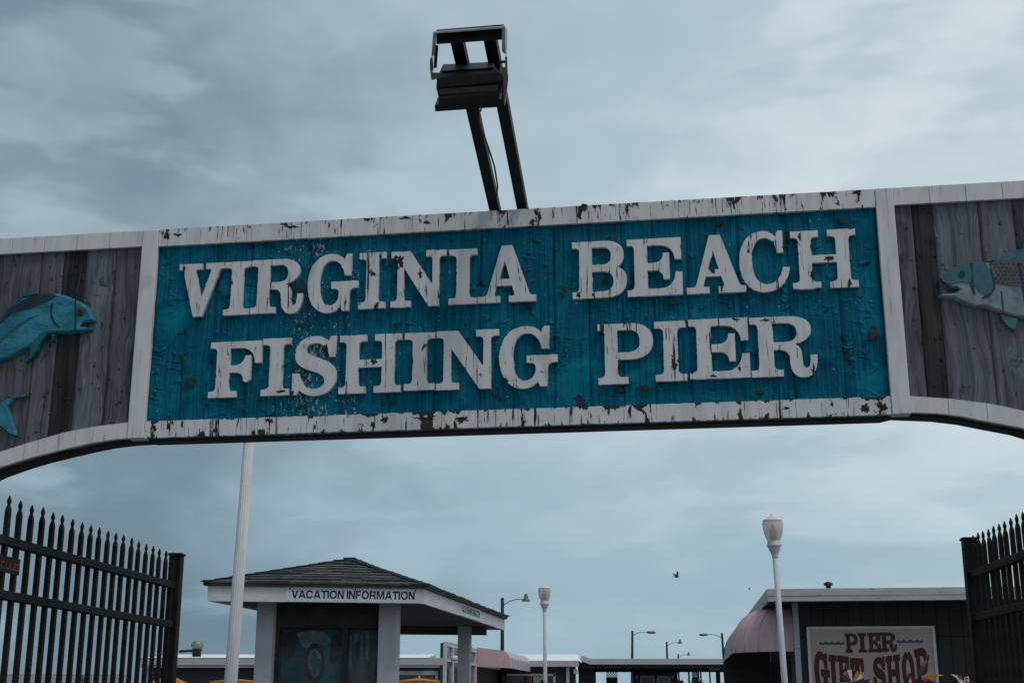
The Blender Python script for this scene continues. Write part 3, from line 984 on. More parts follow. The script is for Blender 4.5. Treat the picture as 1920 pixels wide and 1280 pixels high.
FO, FS = (0, 520), 6.4
fish = relief('carved_fish', [(-420, 1180), (-330, 930), (-170, 720), (0, 575), (80, 480), (180, 360), (290, 262), (400, 232), (520, 222), (620, 204), (720, 204), (820, 228), (920, 272),
                              (1020, 320), (1090, 382), (1140, 468), (1166, 520), (1150, 545), (1080, 553), (1030, 568), (1003, 592), (1060, 600), (1120, 606),
                              (1131, 622), (1110, 650), (1040, 664), (930, 670), (840, 692), (740, 682), (640, 690), (585, 705), (545, 760), (400, 845),
                              (250, 928), (130, 985), (0, 1030), (-110, 1110), (-170, 1230), (-200, 1400), (-300, 1420), (-400, 1360)],
              MT['fish_blue'], 0.004, -0.026, sign, FO, FS, 'carved blue fish with blunt head and open mouth')
relief('back_patch', [(-20, 600), (80, 495), (190, 385), (300, 300), (420, 250), (560, 225), (660, 215), (720, 240), (640, 290), (520, 340), (400, 400), (280, 420), (180, 450), (60, 560), (0, 610)],
       MT['fish_back'], -0.02, -0.0285, fish, FO, FS)
relief('dorsal_fin', [(30, 520), (90, 420), (170, 330), (300, 210), (370, 185), (470, 205), (430, 232), (340, 250), (260, 300), (180, 375), (90, 480)], MT['fish_fin'], 0.004, -0.020, fish, FO, FS)
relief('pectoral_fin', [(600, 640), (640, 665), (600, 720), (540, 790), (490, 900), (430, 980), (345, 1045), (395, 950), (392, 852), (430, 780), (520, 690)], MT['fish_fin'], 0.004, -0.030, fish, FO, FS)
relief('pelvic_fin', [(620, 690), (700, 690), (672, 740), (655, 795), (640, 740)], MT['fish_fin'], 0.004, -0.022, fish, FO, FS)
relief('tail_fin', [(355, 1425), (280, 1440), (190, 1475), (120, 1560), (160, 1690), (220, 1905), (130, 1880), (40, 1800), (-40, 1700), (-220, 1500), (-300, 1360), (-200, 1340), (0, 1560), (60, 1490), (180, 1435)],
       MT['fish_blue'], 0.004, -0.022, fish, FO, FS)
relief('side_stripe', [(0, 800), (110, 700), (240, 590), (370, 510), (500, 462), (505, 472), (380, 530), (260, 612), (140, 715), (20, 830)], MT['fish_fin'], -0.02, -0.0275, fish, FO, FS)
relief('gill', [(640, 380), (660, 330), (680, 330), (660, 400), (665, 480), (700, 560), (760, 615), (740, 620), (680, 570), (645, 490)], MT['fish_back'], -0.02, -0.0282, fish, FO, FS)
relief('gill', [(935, 290), (945, 290), (950, 400), (952, 500), (942, 660), (930, 660), (936, 500), (934, 400)], MT['fish_back'], -0.02, -0.0282, fish, FO, FS)


def disc(name, u, v, r, mat, parent, y0, y1, o, s, sq=1.0):
    return relief(name, [(u + r * cos(2 * pi * k / 16), v + r * sq * sin(2 * pi * k / 16)) for k in range(16)], mat, y0, y1, parent, o, s)


disc('eye', 1000, 440, 36, MT['poster_brown'], fish, -0.02, -0.031, FO, FS, 1.1)
disc('pupil', 1000, 440, 20, MT['ink'], fish, -0.02, -0.034, FO, FS, 1.1)
relief('mouth', [(1003, 592), (1030, 567), (1080, 553), (1135, 548), (1140, 556), (1085, 568), (1035, 585)], MT['fish_back'], -0.015, -0.0283, fish, FO, FS)

FO, FS = (1720, 440), 5.82
trout = relief('carved_fish', [(225, 480), (300, 432), (440, 358), (560, 336), (720, 320), (850, 300), (1000, 300), (1164, 310), (1500, 330), (1900, 400), (2100, 480), (2350, 380), (2330, 620), (2360, 860),
                               (2100, 700), (1900, 800), (1600, 890), (1400, 915), (1164, 925), (1100, 930), (1000, 905), (870, 862), (740, 808), (620, 812), (480, 762), (380, 712), (240, 706),
                               (215, 672), (280, 652), (400, 640), (442, 620), (340, 603), (270, 540)],
               MT['fish_pale'], 0.004, -0.026, sign, FO, FS, 'carved pale trout with spotted flank')
relief('head', [(225, 480), (300, 432), (440, 358), (560, 336), (720, 322), (780, 420), (820, 520), (815, 640), (740, 690), (660, 640), (600, 560), (480, 540), (340, 560), (270, 535)], MT['fish_teal'], -0.02, -0.0285, trout, FO, FS)
relief('flank', [(765, 335), (850, 305), (1000, 304), (1164, 314), (1500, 336), (1700, 370), (1700, 560), (1400, 590), (1164, 590), (960, 575), (850, 560), (800, 470)], MT['fish_olive'], -0.02, -0.0275, trout, FO, FS)
relief('dorsal_fin', [(740, 316), (850, 268), (960, 222), (1080, 176), (1164, 166), (1280, 190), (1400, 300), (1164, 318), (1000, 306), (850, 306)], MT['fish_teal'], 0.004, -0.021, trout, FO, FS)
relief('pelvic_fin', [(880, 868), (1000, 905), (1100, 928), (1072, 1010), (1062, 1062), (970, 1022), (910, 942)], MT['fish_teal'], 0.004, -0.021, trout, FO, FS)
relief('gill', [(770, 400), (790, 400), (835, 540), (835, 610), (790, 680), (700, 720), (690, 708), (780, 660), (818, 600), (812, 540)], MT['fish_back'], -0.02, -0.0292, trout, FO, FS)
relief('crack', [(560, 338), (590, 338), (588, 440), (600, 560), (618, 670), (600, 670), (560, 560), (580, 480)], MT['fish_back'], -0.02, -0.0294, trout, FO, FS)
relief('crack', [(895, 640), (905, 640), (920, 740), (930, 860), (918, 860), (905, 740)], MT['fish_back'], -0.02, -0.0280, trout, FO, FS)
relief('crack', [(1070, 330), (1110, 330), (1150, 560), (1170, 760), (1150, 760), (1120, 580)], MT['fish_back'], -0.02, -0.0282, trout, FO, FS)
disc('eye', 470, 462, 36, MT['fish_back'], trout, -0.02, -0.031, FO, FS)
relief('mouth', [(225, 484), (270, 540), (340, 603), (442, 622), (445, 600), (420, 578), (350, 590), (290, 545), (240, 490)], MT['fish_back'], -0.015, -0.0283, trout, FO, FS)
mb = MB()
rs = random.Random(3)
for j in range(6):
    for i in range(20):
        u, v = 800 + i * 46 + (j % 2) * 22 + rs.uniform(-8, 8), 342 + j * 40 + i * 1.4 + rs.uniform(-6, 6)
        if u < 790 + j * 12 or u > 1660:
            continue
        P = []
        for k in range(7):
            q = SF.wall(FO[0] + (u + 11 * cos(2 * pi * k / 7)) / FS, FO[1] + (v + 11 * sin(2 * pi * k / 7)) / FS)
            P.append((q.x, q.z))
        outline(mb, [P], -0.02, -0.0282)
mb.build('spots', MT['fish_back'], trout)

MT['bare'] = plain('bare_dark_wood', (0.022, 0.018, 0.017), 0.8, 0.5, 60, (3, 1, 0.5), 0.4)
MT['knot'] = plain('bare_brown_knot', (0.028, 0.034, 0.038), 0.8, 0.7, 45, (1, 1, 1.5), 0.6)


def patch(name, u, v, ru, rv, y1, mat, seed):
    pts = []
    rr = random.Random(int(seed * 100))
    for k in range(44):
        a = 2 * pi * k / 44
        w = 0.85 + 0.8 * mnoise.noise(Vector((cos(a) * 1.5 + seed * 7.3, sin(a) * 1.5, seed))) + 0.55 * mnoise.noise(Vector((cos(a) * 4.5 + seed, sin(a) * 2.2, seed * 2))) + rr.uniform(-.13, .13)
        w = max(0.18, w)
        pts.append((u + ru * w * cos(a) * 0.9, v + rv * w * sin(a) * 1.1))
    P = [(SF.wall(a, b, y1).x, SF.wall(a, b, y1).z) for a, b in pts]
    outline(MB(), [P], y1 + 0.003, y1).build(name, mat, sign)


YF = -RELIEF - 0.0007
for k, (u, v, ru, rv) in enumerate([(752, 489, 9, 8), (743, 483, 4, 4), (699, 513, 5, 4), (713, 479, 3, 6), (345, 503, 2.6, 9), (707, 571, 3, 6), (611, 652, 4.5, 8), (701, 678, 7, 5),
                                    (1554, 484, 9, 6), (1524, 516, 5, 11), (1470, 462, 5, 7), (1593, 531, 4, 6), (1526, 690, 2, 10), (1084, 553, 4, 5), (1113, 553, 3, 4), (1170, 607, 3, 4),
                                    (1436, 600, 9, 3), (1380, 598, 10, 2.2), (1387, 690, 2.5, 6), (1337, 704, 6, 3), (552, 548, 4, 8), (787, 447 + 66, 5, 7), (525, 734, 12, 3), (547, 735, 5, 4),
                                    (1297, 697, 5, 3), (1499, 444, 3, 7)]):
    patch('bare_patch', u, v, ru, rv, YF, MT['bare'], k * 1.31)
for k, (u, v, ru, rv) in enumerate([(314, 443, 7, 6), (333, 440, 8, 2.5), (404, 806, 6, 3), (506, 788, 9, 4), (722, 786, 8, 6), (800, 784, 20, 4), (866, 786, 15, 5), (853, 797, 4, 9), (700, 797, 4, 10),
                                    (1176, 391, 4.5, 9), (1181, 770, 3, 13), (1196, 763, 9, 4), (1622, 764, 9, 9), (1655, 762, 9, 9), (1475, 765, 6, 3), (1607, 362, 10, 4), (800, 417, 6, 4),
                                    (547, 425, 12, 2.2), (760, 409, 14, 2.5), (1012, 405, 3, 8), (1095, 385, 8, 3), (980, 789, 3, 8), (1560, 758, 3, 7), (290, 803, 4, 6), (316, 800, 3, 7)]):
    patch('bare_patch', u, v, ru, rv, YF, MT['bare'], 50 + k * 1.7)
for k, (u, v, ru, rv) in enumerate([(1163, 729, 10, 4), (1209, 727, 16, 5), (1057, 545, 8, 8), (1638, 628, 13, 11), (357, 713, 11, 9), (565, 538, 8, 10), (1580, 413, 7, 6), (1265, 569, 16, 2.5),
                                    (735, 752, 6, 4), (1425, 735, 9, 5)]):
    patch('knot', u, v, ru, rv, -0.0085, MT['knot'], 90 + k * 1.9)

# ------------------------------------------------------------------ floodlight reaching over the sign
FL = Frame((0, 5.2, 0), SA)
flood = empty('floodlight', (0, 5.2, 0), 0, 'black floodlight on two arms reaching forward over the arch sign', 'floodlight')


def axd(u, v, D):
    """a point D metres along the camera axis"""
    return Vector((0, 0, EYE)) + ray(u, v) * D - Vector((0, 5.2, 0))


Db, Dt = 5.44, 4.40
arms = []
for (u0, v0), (u1, v1) in (((929, 395), (856, 68)), ((981, 395), (918, 64))):
    p, q = axd(u0, v0, Db), axd(u1, v1, Dt)
    d = (p - q).normalized()
    MB().beam(p + d * 0.10, q, 0.042, 0.042).build('arm', MT['lamp_black'], flood)
    arms.append((p, q))
FX = (arms[1][1] - arms[0][1]).normalized()                # across
FD = (arms[0][0] - arms[0][1]).normalized()                # back towards the sign
FU = FX.cross(FD).normalized()
# foot brackets holding the arms to the back of the sign
for p, q in arms:
    d = (p - q).normalized()
    MB().beam(p + d * 0.06 + Vector((0, 0, -0.3)), p + d * 0.06 + Vector((0, 0, 0.02)), 0.05, 0.05).build('arm_bracket', MT['lamp_black'], flood)


def quadbar(name, a, b, w, h, mat, parent, up=None):
    return MB().beam(a, b, w, h, up or FU).build(name, mat, parent)


def prism_px(name, sect_l, sect_r, mat, parent, label=None):
    """solid between two matching end sections, each a list of (u, v, axis depth)"""
    L = [axd(*p) for p in sect_l]
    R = [axd(*p) for p in sect_r]
    n = len(L)
    mb = MB().add(L + R, [(i, (i + 1) % n, n + (i + 1) % n, n + i) for i in range(n)] + [tuple(range(n - 1, -1, -1)), tuple(range(n, 2 * n))])
    return mb.build(name, mat, parent, label)


prism_px('crossbar', [(818, 58, 4.30), (818, 83.5, 4.30), (819, 80, 4.42), (819, 56, 4.42)], [(941, 51, 4.30), (941, 75, 4.30), (942, 72, 4.42), (942, 49, 4.42)], MT['lamp_black'], flood)
prism_px('top_strip', [(819, 56, 4.40), (819, 59, 4.40), (819, 57, 4.55)], [(945, 46, 4.40), (945, 49, 4.40), (945, 47, 4.55)], MT['lamp_black'], flood)
yoke = prism_px('yoke', [(812, 60.5, 4.26), (812, 63.5, 4.26), (812, 62, 4.30), (812, 59.5, 4.30)], [(947, 49.5, 4.26), (947, 53, 4.26), (947, 51.5, 4.30), (947, 48.5, 4.30)], MT['galv'], flood)
prism_px('yoke_leg', [(812, 63, 4.26), (817, 63, 4.26), (818, 63, 4.30), (813, 63, 4.30)], [(809, 105, 4.30), (814, 105, 4.30), (816, 105, 4.34), (810, 105, 4.34)], MT['galv'], yoke)
prism_px('yoke_leg', [(941, 53, 4.26), (947, 51, 4.26), (951, 56, 4.32), (943, 56, 4.32)], [(941, 96, 4.30), (948, 102, 4.30), (951, 104, 4.36), (944, 100, 4.36)], MT['galv'], yoke)
prism_px('inner_strap', [(815, 84, 4.32), (822, 86, 4.32), (822, 86, 4.36), (815, 84, 4.36)], [(813, 128, 4.36), (819, 128, 4.36), (819, 128, 4.40), (813, 128, 4.40)], MT['lamp_black'], yoke)
prism_px('pivot_plate', [(806, 112, 4.28), (811, 104, 4.28), (813, 128, 4.28), (811, 136, 4.28), (826, 137, 4.28), (824, 147, 4.28), (809, 151, 4.28), (806, 130, 4.28)],
         [(806, 112, 4.31), (811, 104, 4.31), (813, 128, 4.31), (811, 136, 4.31), (826, 137, 4.31), (824, 147, 4.31), (809, 151, 4.31), (806, 130, 4.31)], MT['fin_grey'], yoke)
prism_px('pivot_plate', [(947, 104, 4.28), (951, 108, 4.28), (952, 140, 4.28), (946, 143, 4.28), (936, 137, 4.28), (937, 127, 4.28), (947, 126, 4.28)],
         [(947, 104, 4.31), (951, 108, 4.31), (952, 140, 4.31), (946, 143, 4.31), (936, 137, 4.31), (937, 127, 4.31), (947, 126, 4.31)], MT['fin_grey'], yoke)
MB().tube([axd(933, 117, 4.30), axd(951, 116, 4.30)], 0.0045, 8).build('bolt', MT['lamp_black'], yoke)
hous = prism_px('housing', [(831, 121, 4.62), (828, 134, 4.42), (819, 146, 4.34), (818, 165, 4.33), (822, 182, 4.36), (823, 196, 4.50), (826, 190, 4.86), (831, 140, 4.86)],
                [(929, 116, 4.62), (931, 130, 4.42), (944, 136, 4.34), (944, 152, 4.33), (939, 170, 4.36), (937, 186, 4.50), (935, 181, 4.86), (929, 134, 4.86)], MT['lamp_black'], flood)
prism_px('rear_cap', [(832, 122, 4.52), (830, 133, 4.40), (829, 134, 4.415), (831, 122, 4.54)], [(928, 117, 4.52), (926, 127, 4.40), (926, 129, 4.415), (928, 117, 4.54)], MT['fin_grey'], hous)
for k in range(5):
    v = 167.5 + k * 2.1
    prism_px('cooling_fin', [(824.5 - k * 0.3, v, 4.32), (824.5 - k * 0.3, v + 1.2, 4.32), (825, v + 0.6, 4.37)], [(933.5, v - 7.6, 4.32), (933.5, v - 6.4, 4.32), (933, v - 7, 4.37)], MT['fin_grey'], hous)
prism_px('lens_frame', [(820, 186, 4.40), (815, 199, 4.46), (816, 209.5, 4.50), (822, 207, 4.62), (824, 190, 4.60)], [(940, 172, 4.40), (947, 188, 4.46), (950, 200, 4.50), (944, 197, 4.62), (938, 178, 4.60)], MT['lamp_black'], hous)
prism_px('side_trim', [(943, 142, 4.33), (953, 140, 4.33), (953, 150, 4.34), (948, 143, 4.34)], [(944.5, 190, 4.44), (946, 199, 4.44), (948.5, 190, 4.45), (947, 190, 4.45)], MT['galv'], hous)
prism_px('side_trim', [(820, 184, 4.40), (824, 183, 4.40), (823, 190, 4.41)], [(818, 196, 4.42), (822, 194, 4.42), (821, 197, 4.43)], MT['galv'], hous)
prism_px('side_trim', [(937, 175, 4.39), (942, 174, 4.39), (941, 176, 4.40)], [(935, 185, 4.42), (940, 187, 4.42), (939, 187, 4.43)], MT['galv'], hous)
MB().tube([axd(u, v, D) for u, v, D in ((896, 203, 4.60), (896, 208, 4.60), (899.5, 210, 4.62), (902, 207, 4.64), (902, 202, 4.64))], 0.0032, 6).build('cable_ring', MT['fin_grey'], flood)
MB().tube([axd(u, v, D) for u, v, D in ((897, 207, 4.62), (898, 222, 4.66), (901, 238, 4.72), (909, 258, 4.80), (914, 272, 4.87), (920, 290, 4.95), (927, 312, 5.04), (930, 330, 5.12), (933, 350, 5.22), (931, 370, 5.32), (925, 386, 5.40), (922, 402, 5.47), (922, 420, 5.52))],
          0.0034, 6).build('cable', MT['ink'], flood)

# ------------------------------------------------------------------ gates
GH = 2.40


def gate(name, ua, ub, n, before, label, rails, post_u, plate=None, mirror=False):
    A, B = at_height(*ua, GH), at_height(*ub, GH)
    d = Vector((B.x - A.x, B.y - A.y, 0))
    step = d / (n - 1)
    ang = atan2(step.x, step.y)
    o = Vector((A.x, A.y, 0)) - step * before
    F = Frame(o, ang)
    g = empty(name, o, ang, label, 'gate')
    sp = step.length
    w = 0.0120
    mb = MB()
    # picket: square bar pinched to a neck and flattened into a spear
    b_ = 0.0094
    prof = [(w, b_, 0.06), (w, b_, GH - 0.066), (w * .8, b_ * .85, GH - 0.052), (w * .36, b_ * .55, GH - 0.040), (w * .36, b_ * .55, GH - 0.036), (w * .72, b_ * .72, GH - 0.024), (w * .6, b_ * .6, GH - 0.017), (w * .08, b_ * .2, GH)]
    vs = []
    for a, b, z in prof:
        vs += [(-b, -a, z), (b, -a, z), (b, a, z), (-b, a, z)]
    fs = [(3, 2, 1, 0)]
    for i in range(len(prof) - 1):
        fs += [(i * 4 + k, i * 4 + (k + 1) % 4, (i + 1) * 4 + (k + 1) % 4, (i + 1) * 4 + k) for k in range(4)]
    fs.append(tuple(len(vs) - 4 + k for k in range(4)))
    mb.add(vs, fs)
    tot = n + before
    first = mb.build('picket', MT['gate'], g)
    r = random.Random(9)
    for i in range(tot):
        p = first if i == 0 else first.copy()
        if i:
            C.objects.link(p)
        p.location = (r.uniform(-.0004, .0004), i * sp, r.uniform(-.006, .003))
        p.rotation_euler = (r.uniform(-.002, .002), r.uniform(-.0003, .0003), 0)
    end = (tot - 1) * sp
    pe = F.loc(at_height(*post_u, GH - 0.01))
    ye = pe.y if abs(pe.x) < 0.4 else end + 0.09
    ye = max(ye, end + 0.075)
    for z in rails:
        MB().bbox(-0.019, 0.019, -0.16, ye - 0.033, z - 0.036, z, 0.003).build('rail', MT['gate'], g)
    for yy, h in ((ye, GH - 0.015), (-0.20, GH + 0.03)):
        MB().bbox(-0.034, 0.034, yy - 0.034, yy + 0.034, 0.0, h, 0.004).build('gate_post', MT['gate'], g)
        mb = MB().bbox(-0.040, 0.040, yy - 0.040, yy + 0.040, h + 0.0005, h + 0.014, 0.003)
        mb.build('post_cap', MT['gate'], g)
    return g, F


def gate_z(F, u, v):
    """height of a picture point on the gate's own plane (local x = 0)"""
    d = ray(u, v)
    e = Vector((0, 0, EYE)) - F.o
    t = -e.dot(F.X) / d.dot(F.X)
    return F.loc(Vector((0, 0, EYE)) + d * t)


A, B = at_height(18, 929, GH), at_height(324, 1034, GH)
st = Vector((B.x - A.x, B.y - A.y, 0))
GL = Frame((A.x, A.y, 0), atan2(st.x, st.y))
zr1, zr2 = gate_z(GL, 160, 1046).z, gate_z(GL, 160, 1134.5).z
gl, GLF = gate('picket_gate', (18, 929), (324, 1034), 20, 5, 'black steel picket gate standing open at the left, carrying a small lettered plate', (zr1, zr2, 0.22), (338, 1038))
A, B = at_height(1824.2, 1003.3, GH), at_height(1916.9, 956.5, GH)
st = Vector((B.x - A.x, B.y - A.y, 0))
GR = Frame((A.x, A.y, 0), atan2(st.x, st.y))
zr3 = gate_z(GR, 1870, 1052).z
gr, GRF = gate('picket_gate', (1916.9, 956.5), (1824.2, 1003.3), 10, 9, 'black steel picket gate standing open at the right, in front of the gift shop', (zr3, zr3 - (zr1 - zr2), 0.22), (1810, 1011))


def text_mesh(body, space=1.0):
    cu = bpy.data.curves.new('t', 'FONT')
    cu.body = body
    cu.space_character = space
    cu.resolution_u = 3
    o = bpy.data.objects.new('t', cu)
    C.objects.link(o)
    bpy.context.view_layer.update()
    me = bpy.data.meshes.new_from_object(o.evaluated_get(bpy.context.evaluated_depsgraph_get()))
    bpy.data.objects.remove(o)
    xs = [v.co.x for v in me.vertices]
    ys = [v.co.y for v in me.vertices]
    x0, x1, y0, y1 = min(xs), max(xs), min(ys), max(ys)
    vs = [((v.co.x - x0) / (x1 - x0), (v.co.y - y0) / (y1 - y0)) for v in me.vertices]
    fs = [list(p.vertices) for p in me.polygons]
    bpy.data.meshes.remove(me)
    return vs, fs


def text_on(name, body, mat, parent, P, bold=0.0, label=None, space=1.0):
    """lay lettering over a rectangle; P(s, t) gives the point for s, t in 0..1"""
    vs, fs = text_mesh(body, space)
    mb = MB()
    reps = 5 if bold else 1
    for k in range(reps):                     # bold: strokes laid side by side, each a hair prouder than the last
        d = (k - (reps - 1) / 2) * bold
        mb.add([P(s * (1 - 2 * bold) + bold + d, t, k * 0.0003) for s, t in vs], fs)
    return mb.build(name, mat, parent, label)


# the small plate wired to the left gate; the frame of the picture cuts its word
q0, q1 = gate_z(GLF, 31, 1048), gate_z(GLF, 31, 1079)
ye = q0.y
pw = 0.30
MB().bbox(0.0145, 0.0175, ye - pw, ye, q1.z, q0.z, 0.0008).build('name_plate', MT['gate'], gl)
zt, zb = q0.z - 0.022, q1.z + 0.014
text_on('lettering', 'HERCULES', MT['rust_red'], gl, lambda s, t, l: (0.0185, ye - pw + 0.014 + s * (pw - 0.022), zb + t * (zt - zb)), 0.0)


# ------------------------------------------------------------------ white street lamps with acorn globes
def street_lamp(top_uv, Y, label, tilt=0.0, h=None):
    P = at_depth(*top_uv, Y)
    H = P.z
    e = empty('street_lamp', (P.x, P.y, 0), 0, label, 'street lamp', 'white acorn street lamps')
    e.rotation_euler = (0, tilt, 0)
    e.location.x -= sin(tilt) * H
    z = lambda q: H - q
    MB().lathe([(0.205, 0), (0.205, 0.10), (0.175, 0.16), (0.150, 0.62), (0.120, 0.74), (0.085, 0.82), (0.074, 0.90)], 24, 0.06, 8).build('lamp_base', MT['pole_white'], e)
    MB().lathe([(0.060, 0.90), (0.053, (H - 0.73) * .5), (0.045, H - 0.735)], 64, 0.13, 16).build('pole', MT['pole_white'], e)
    MB().lathe([(0.049, z(.7345)), (0.054, z(.725)), (0.049, z(.715)), (0.052, z(.70)), (0.074, z(.64)), (0.096, z(.605)), (0.097, z(.57)), (0.128, z(.545)), (0.130, z(.53)), (0.112, z(.515)), (0.112, z(.475)), (0.104, z(.455))],
               32, 0.05, 16).build('capital', MT['pole_white'], e)
    gl_ = MB().lathe([(0.1055, z(.4545)), (0.122, z(.425)), (0.142, z(.37)), (0.158, z(.31)), (0.169, z(.24)), (0.172, z(.19)), (0.169, z(.155)), (0.158, z(.122))], 40, cap=False).build('globe', MT['globe'], e)
    MB().lathe([(0.163, z(.1215)), (0.163, z(.114)), (0.138, z(.098)), (0.090, z(.066)), (0.040, z(.036)), (0.020, z(.022)), (0.016, z(.010)), (0.002, z(0))], 40, cap=False).build('globe_cap', MT['globe_cap'], e)
    MB().lathe([(0.060, z(.440)), (0.066, z(.40)), (0.066, z(.285)), (0.046, z(.27)), (0.020, z(.18))], 16).build('lamp_holder', MT['ballast'], e)
    return e


street_lamp((1447, 962), 22.0, 'white fluted street lamp standing before the pink dome awning of the gift shop', -0.024)
street_lamp((1020.5, 1094), 36.0, 'smallest white street lamp, far off at the middle of the pier', -0.004)
street_lamp((479, 668), 10.9, 'nearest white street lamp, its globe hidden behind the arch sign', 0.022)

# ------------------------------------------------------------------ vacation information kiosk
FRb = at_depth(795, 1131, 16.0)
ZE = FRb.z
FLb, RRb = at_height(388, 1126, ZE), at_height(946, 1180.5, ZE)
RLb = FLb + (RRb - FRb)
ku, kv = (FRb - FLb), (RRb - FRb)
KW, KD = ku.length, kv.length
ku.normalize()
kv.normalize()
KO = Vector((FLb.x, FLb.y, 0))
kiosk = empty('information_kiosk', KO, 0, 'open kiosk with grey shingled hip roof and VACATION INFORMATION on its fascia', 'kiosk')


def K(a, b, z):
    """point of the kiosk: a along the front, b back, z up (local to its empty)"""
    return ku * a + kv * b + Vector((0, 0, z))


def kbox(a0, a1, b0, b1, z0, z1):
    return MB().add([K(a, b, z) for z in (z0, z1) for a, b in ((a0, b0), (a1, b0), (a1, b1), (a0, b1))],
                    [(0, 3, 2, 1), (4, 5, 6, 7), (0, 1, 5, 4), (1, 2, 6, 5), (2, 3, 7, 6), (3, 0, 4, 7)])


FH = 0.195
ft = 0.03
kbox(0, KW, 0, ft, ZE, ZE + FH).build('fascia_board', MT['trim_white'], kiosk)
kbox(0, KW, KD - ft, KD, ZE, ZE + FH).build('fascia_board', MT['trim_white'], kiosk)
kbox(0, ft, ft + .001, KD - ft - .001, ZE, ZE + FH).build('fascia_board', MT['trim_white'], kiosk)
kbox(KW - ft, KW, ft + .001, KD - ft - .001, ZE, ZE + FH).build('fascia_board', MT['trim_white'], kiosk)
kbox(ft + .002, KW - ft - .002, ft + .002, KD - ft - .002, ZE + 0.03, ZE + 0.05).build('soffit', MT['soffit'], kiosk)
# hip roof
ov = 0.04
ZR0 = ZE + FH + 0.012
ridge_in = KW * 0.52
apex = at_depth(648, 1050, 16.0 + ridge_in * kv.y)
ZRG = apex.z - 0.02
c_eave = [(-ov, -ov), (KW + ov, -ov), (KW + ov, KD + ov), (-ov, KD + ov)]
r1, r2 = (KW / 2, ridge_in), (KW / 2, KD - ridge_in)
deck = MB().add([K(a, b, ZR0 - 0.004) for a, b in c_eave] + [K(*r1, ZRG - 0.02), K(*r2, ZRG - 0.02)] + [K(a, b, ZR0 - 0.03) for a, b in c_eave],
                [(0, 1, 4), (1, 2, 5, 4), (2, 3, 5), (3, 0, 4, 5), (9, 8, 7, 6), (0, 6, 7, 1), (1, 7, 8, 2), (2, 8, 9, 3), (3, 9, 6, 0)])
roof = deck.build('roof', MT['shingle_edge'], kiosk)
faces = [(c_eave[0], c_eave[1], r1, r1, True), (c_eave[1], c_eave[2], r1, r2, True), (c_eave[2], c_eave[3], r2, r2, False), (c_eave[3], c_eave[0], r2, r1, False)]
rs = random.Random(11)
far = MB()
for (A2, B2, Ct, Dt2, near) in faces:
    A3, B3 = K(*A2, ZR0), K(*B2, ZR0)
    C3, D3 = K(*Ct, ZRG), K(*Dt2, ZRG)
    nrm = (B3 - A3).cross(C3 - A3).normalized()
    nc = 9
    for j in range(nc):
        t0, t1 = j / nc, min(1.0, (j + 1.25) / nc)
        La, Lb = A3.lerp(C3, t0), B3.lerp(D3, t0)
        Ua, Ub = A3.lerp(C3, t1), B3.lerp(D3, t1)
        L = (Lb - La).length
        m = max(1, round(L / 0.25))
        cuts = [0.0] + sorted(max(0.02, min(0.98, (k + (0.5 if j % 2 else 0.15) * 0.6 + rs.uniform(-.15, .15)) / m)) for k in range(1, m)) + [1.0]
        for k in range(m):
            s0, s1 = cuts[k] + 0.0012, cuts[k + 1] - 0.0012
            if s1 - s0 < 0.004:
                continue
            lift = rs.uniform(0.020, 0.040)
            drop = (La - Ua).normalized() * rs.uniform(0.0, 0.012)
            p = [La.lerp(Lb, s0) + drop, La.lerp(Lb, s1) + drop, Ua.lerp(Ub, s1), Ua.lerp(Ub, s0)]
            top = [p[0] + nrm * lift, p[1] + nrm * lift, p[2] + nrm * 0.006, p[3] + nrm * 0.006]
            bot = [p[0] + nrm * 0.002, p[1] + nrm * 0.002, p[2] - nrm * 0.002, p[3] - nrm * 0.002]
            fs = [(4, 5, 6, 7), (0, 3, 2, 1), (0, 1, 5, 4), (1, 2, 6, 5), (2, 3, 7, 6), (3, 0, 4, 7)]
            if near:
                MB().add(bot + top, fs).build('shingle', MT['shingle'], roof)
            else:
                far.add(bot + top, fs)
fo = far.build('rear_shingles', MT['shingle'], roof)
fo['kind'] = 'stuff'
# hip and ridge caps
for (e0, rr) in ((c_eave[0], r1), (c_eave[1], r1), (c_eave[2], r2), (c_eave[3], r2)):
    a, b = K(*e0, ZR0 + 0.02), K(*rr, ZRG + 0.022)
    m = 11
    for k in range(m):
        MB().beam(a.lerp(b, k / m), a.lerp(b, min(1, (k + 1.2) / m)) + Vector((0, 0, -0.008)), 0.13, 0.014).build('hip_cap', MT['shingle_edge'], roof)
a, b = K(*r1, ZRG + 0.03), K(*r2, ZRG + 0.03)
m = max(3, int((b - a).length / 0.3))
for k in range(m):
    MB().beam(a.lerp(b, k / m), a.lerp(b, min(1, (k + 1.2) / m)) + Vector((0, 0, -0.008)), 0.15, 0.014).build('hip_cap', MT['shingle_edge'], roof)


# posts: find their places from the picture on planes inside the eave
def k_at(u, v, back):
    """picture point on the kiosk plane b = back -> (a, z)"""
    d = ray(u, v)
    n = Vector((ku.y, -ku.x, 0)) if abs(ku.y) > 2 else Vector((-ku.y, ku.x, 0))
    p0 = KO + kv * back
    t = (p0 - Vector((0, 0, EYE))).dot(n) / d.dot(n)
    P = Vector((0, 0, EYE)) + d * t - p0
    return P.dot(ku), P.z


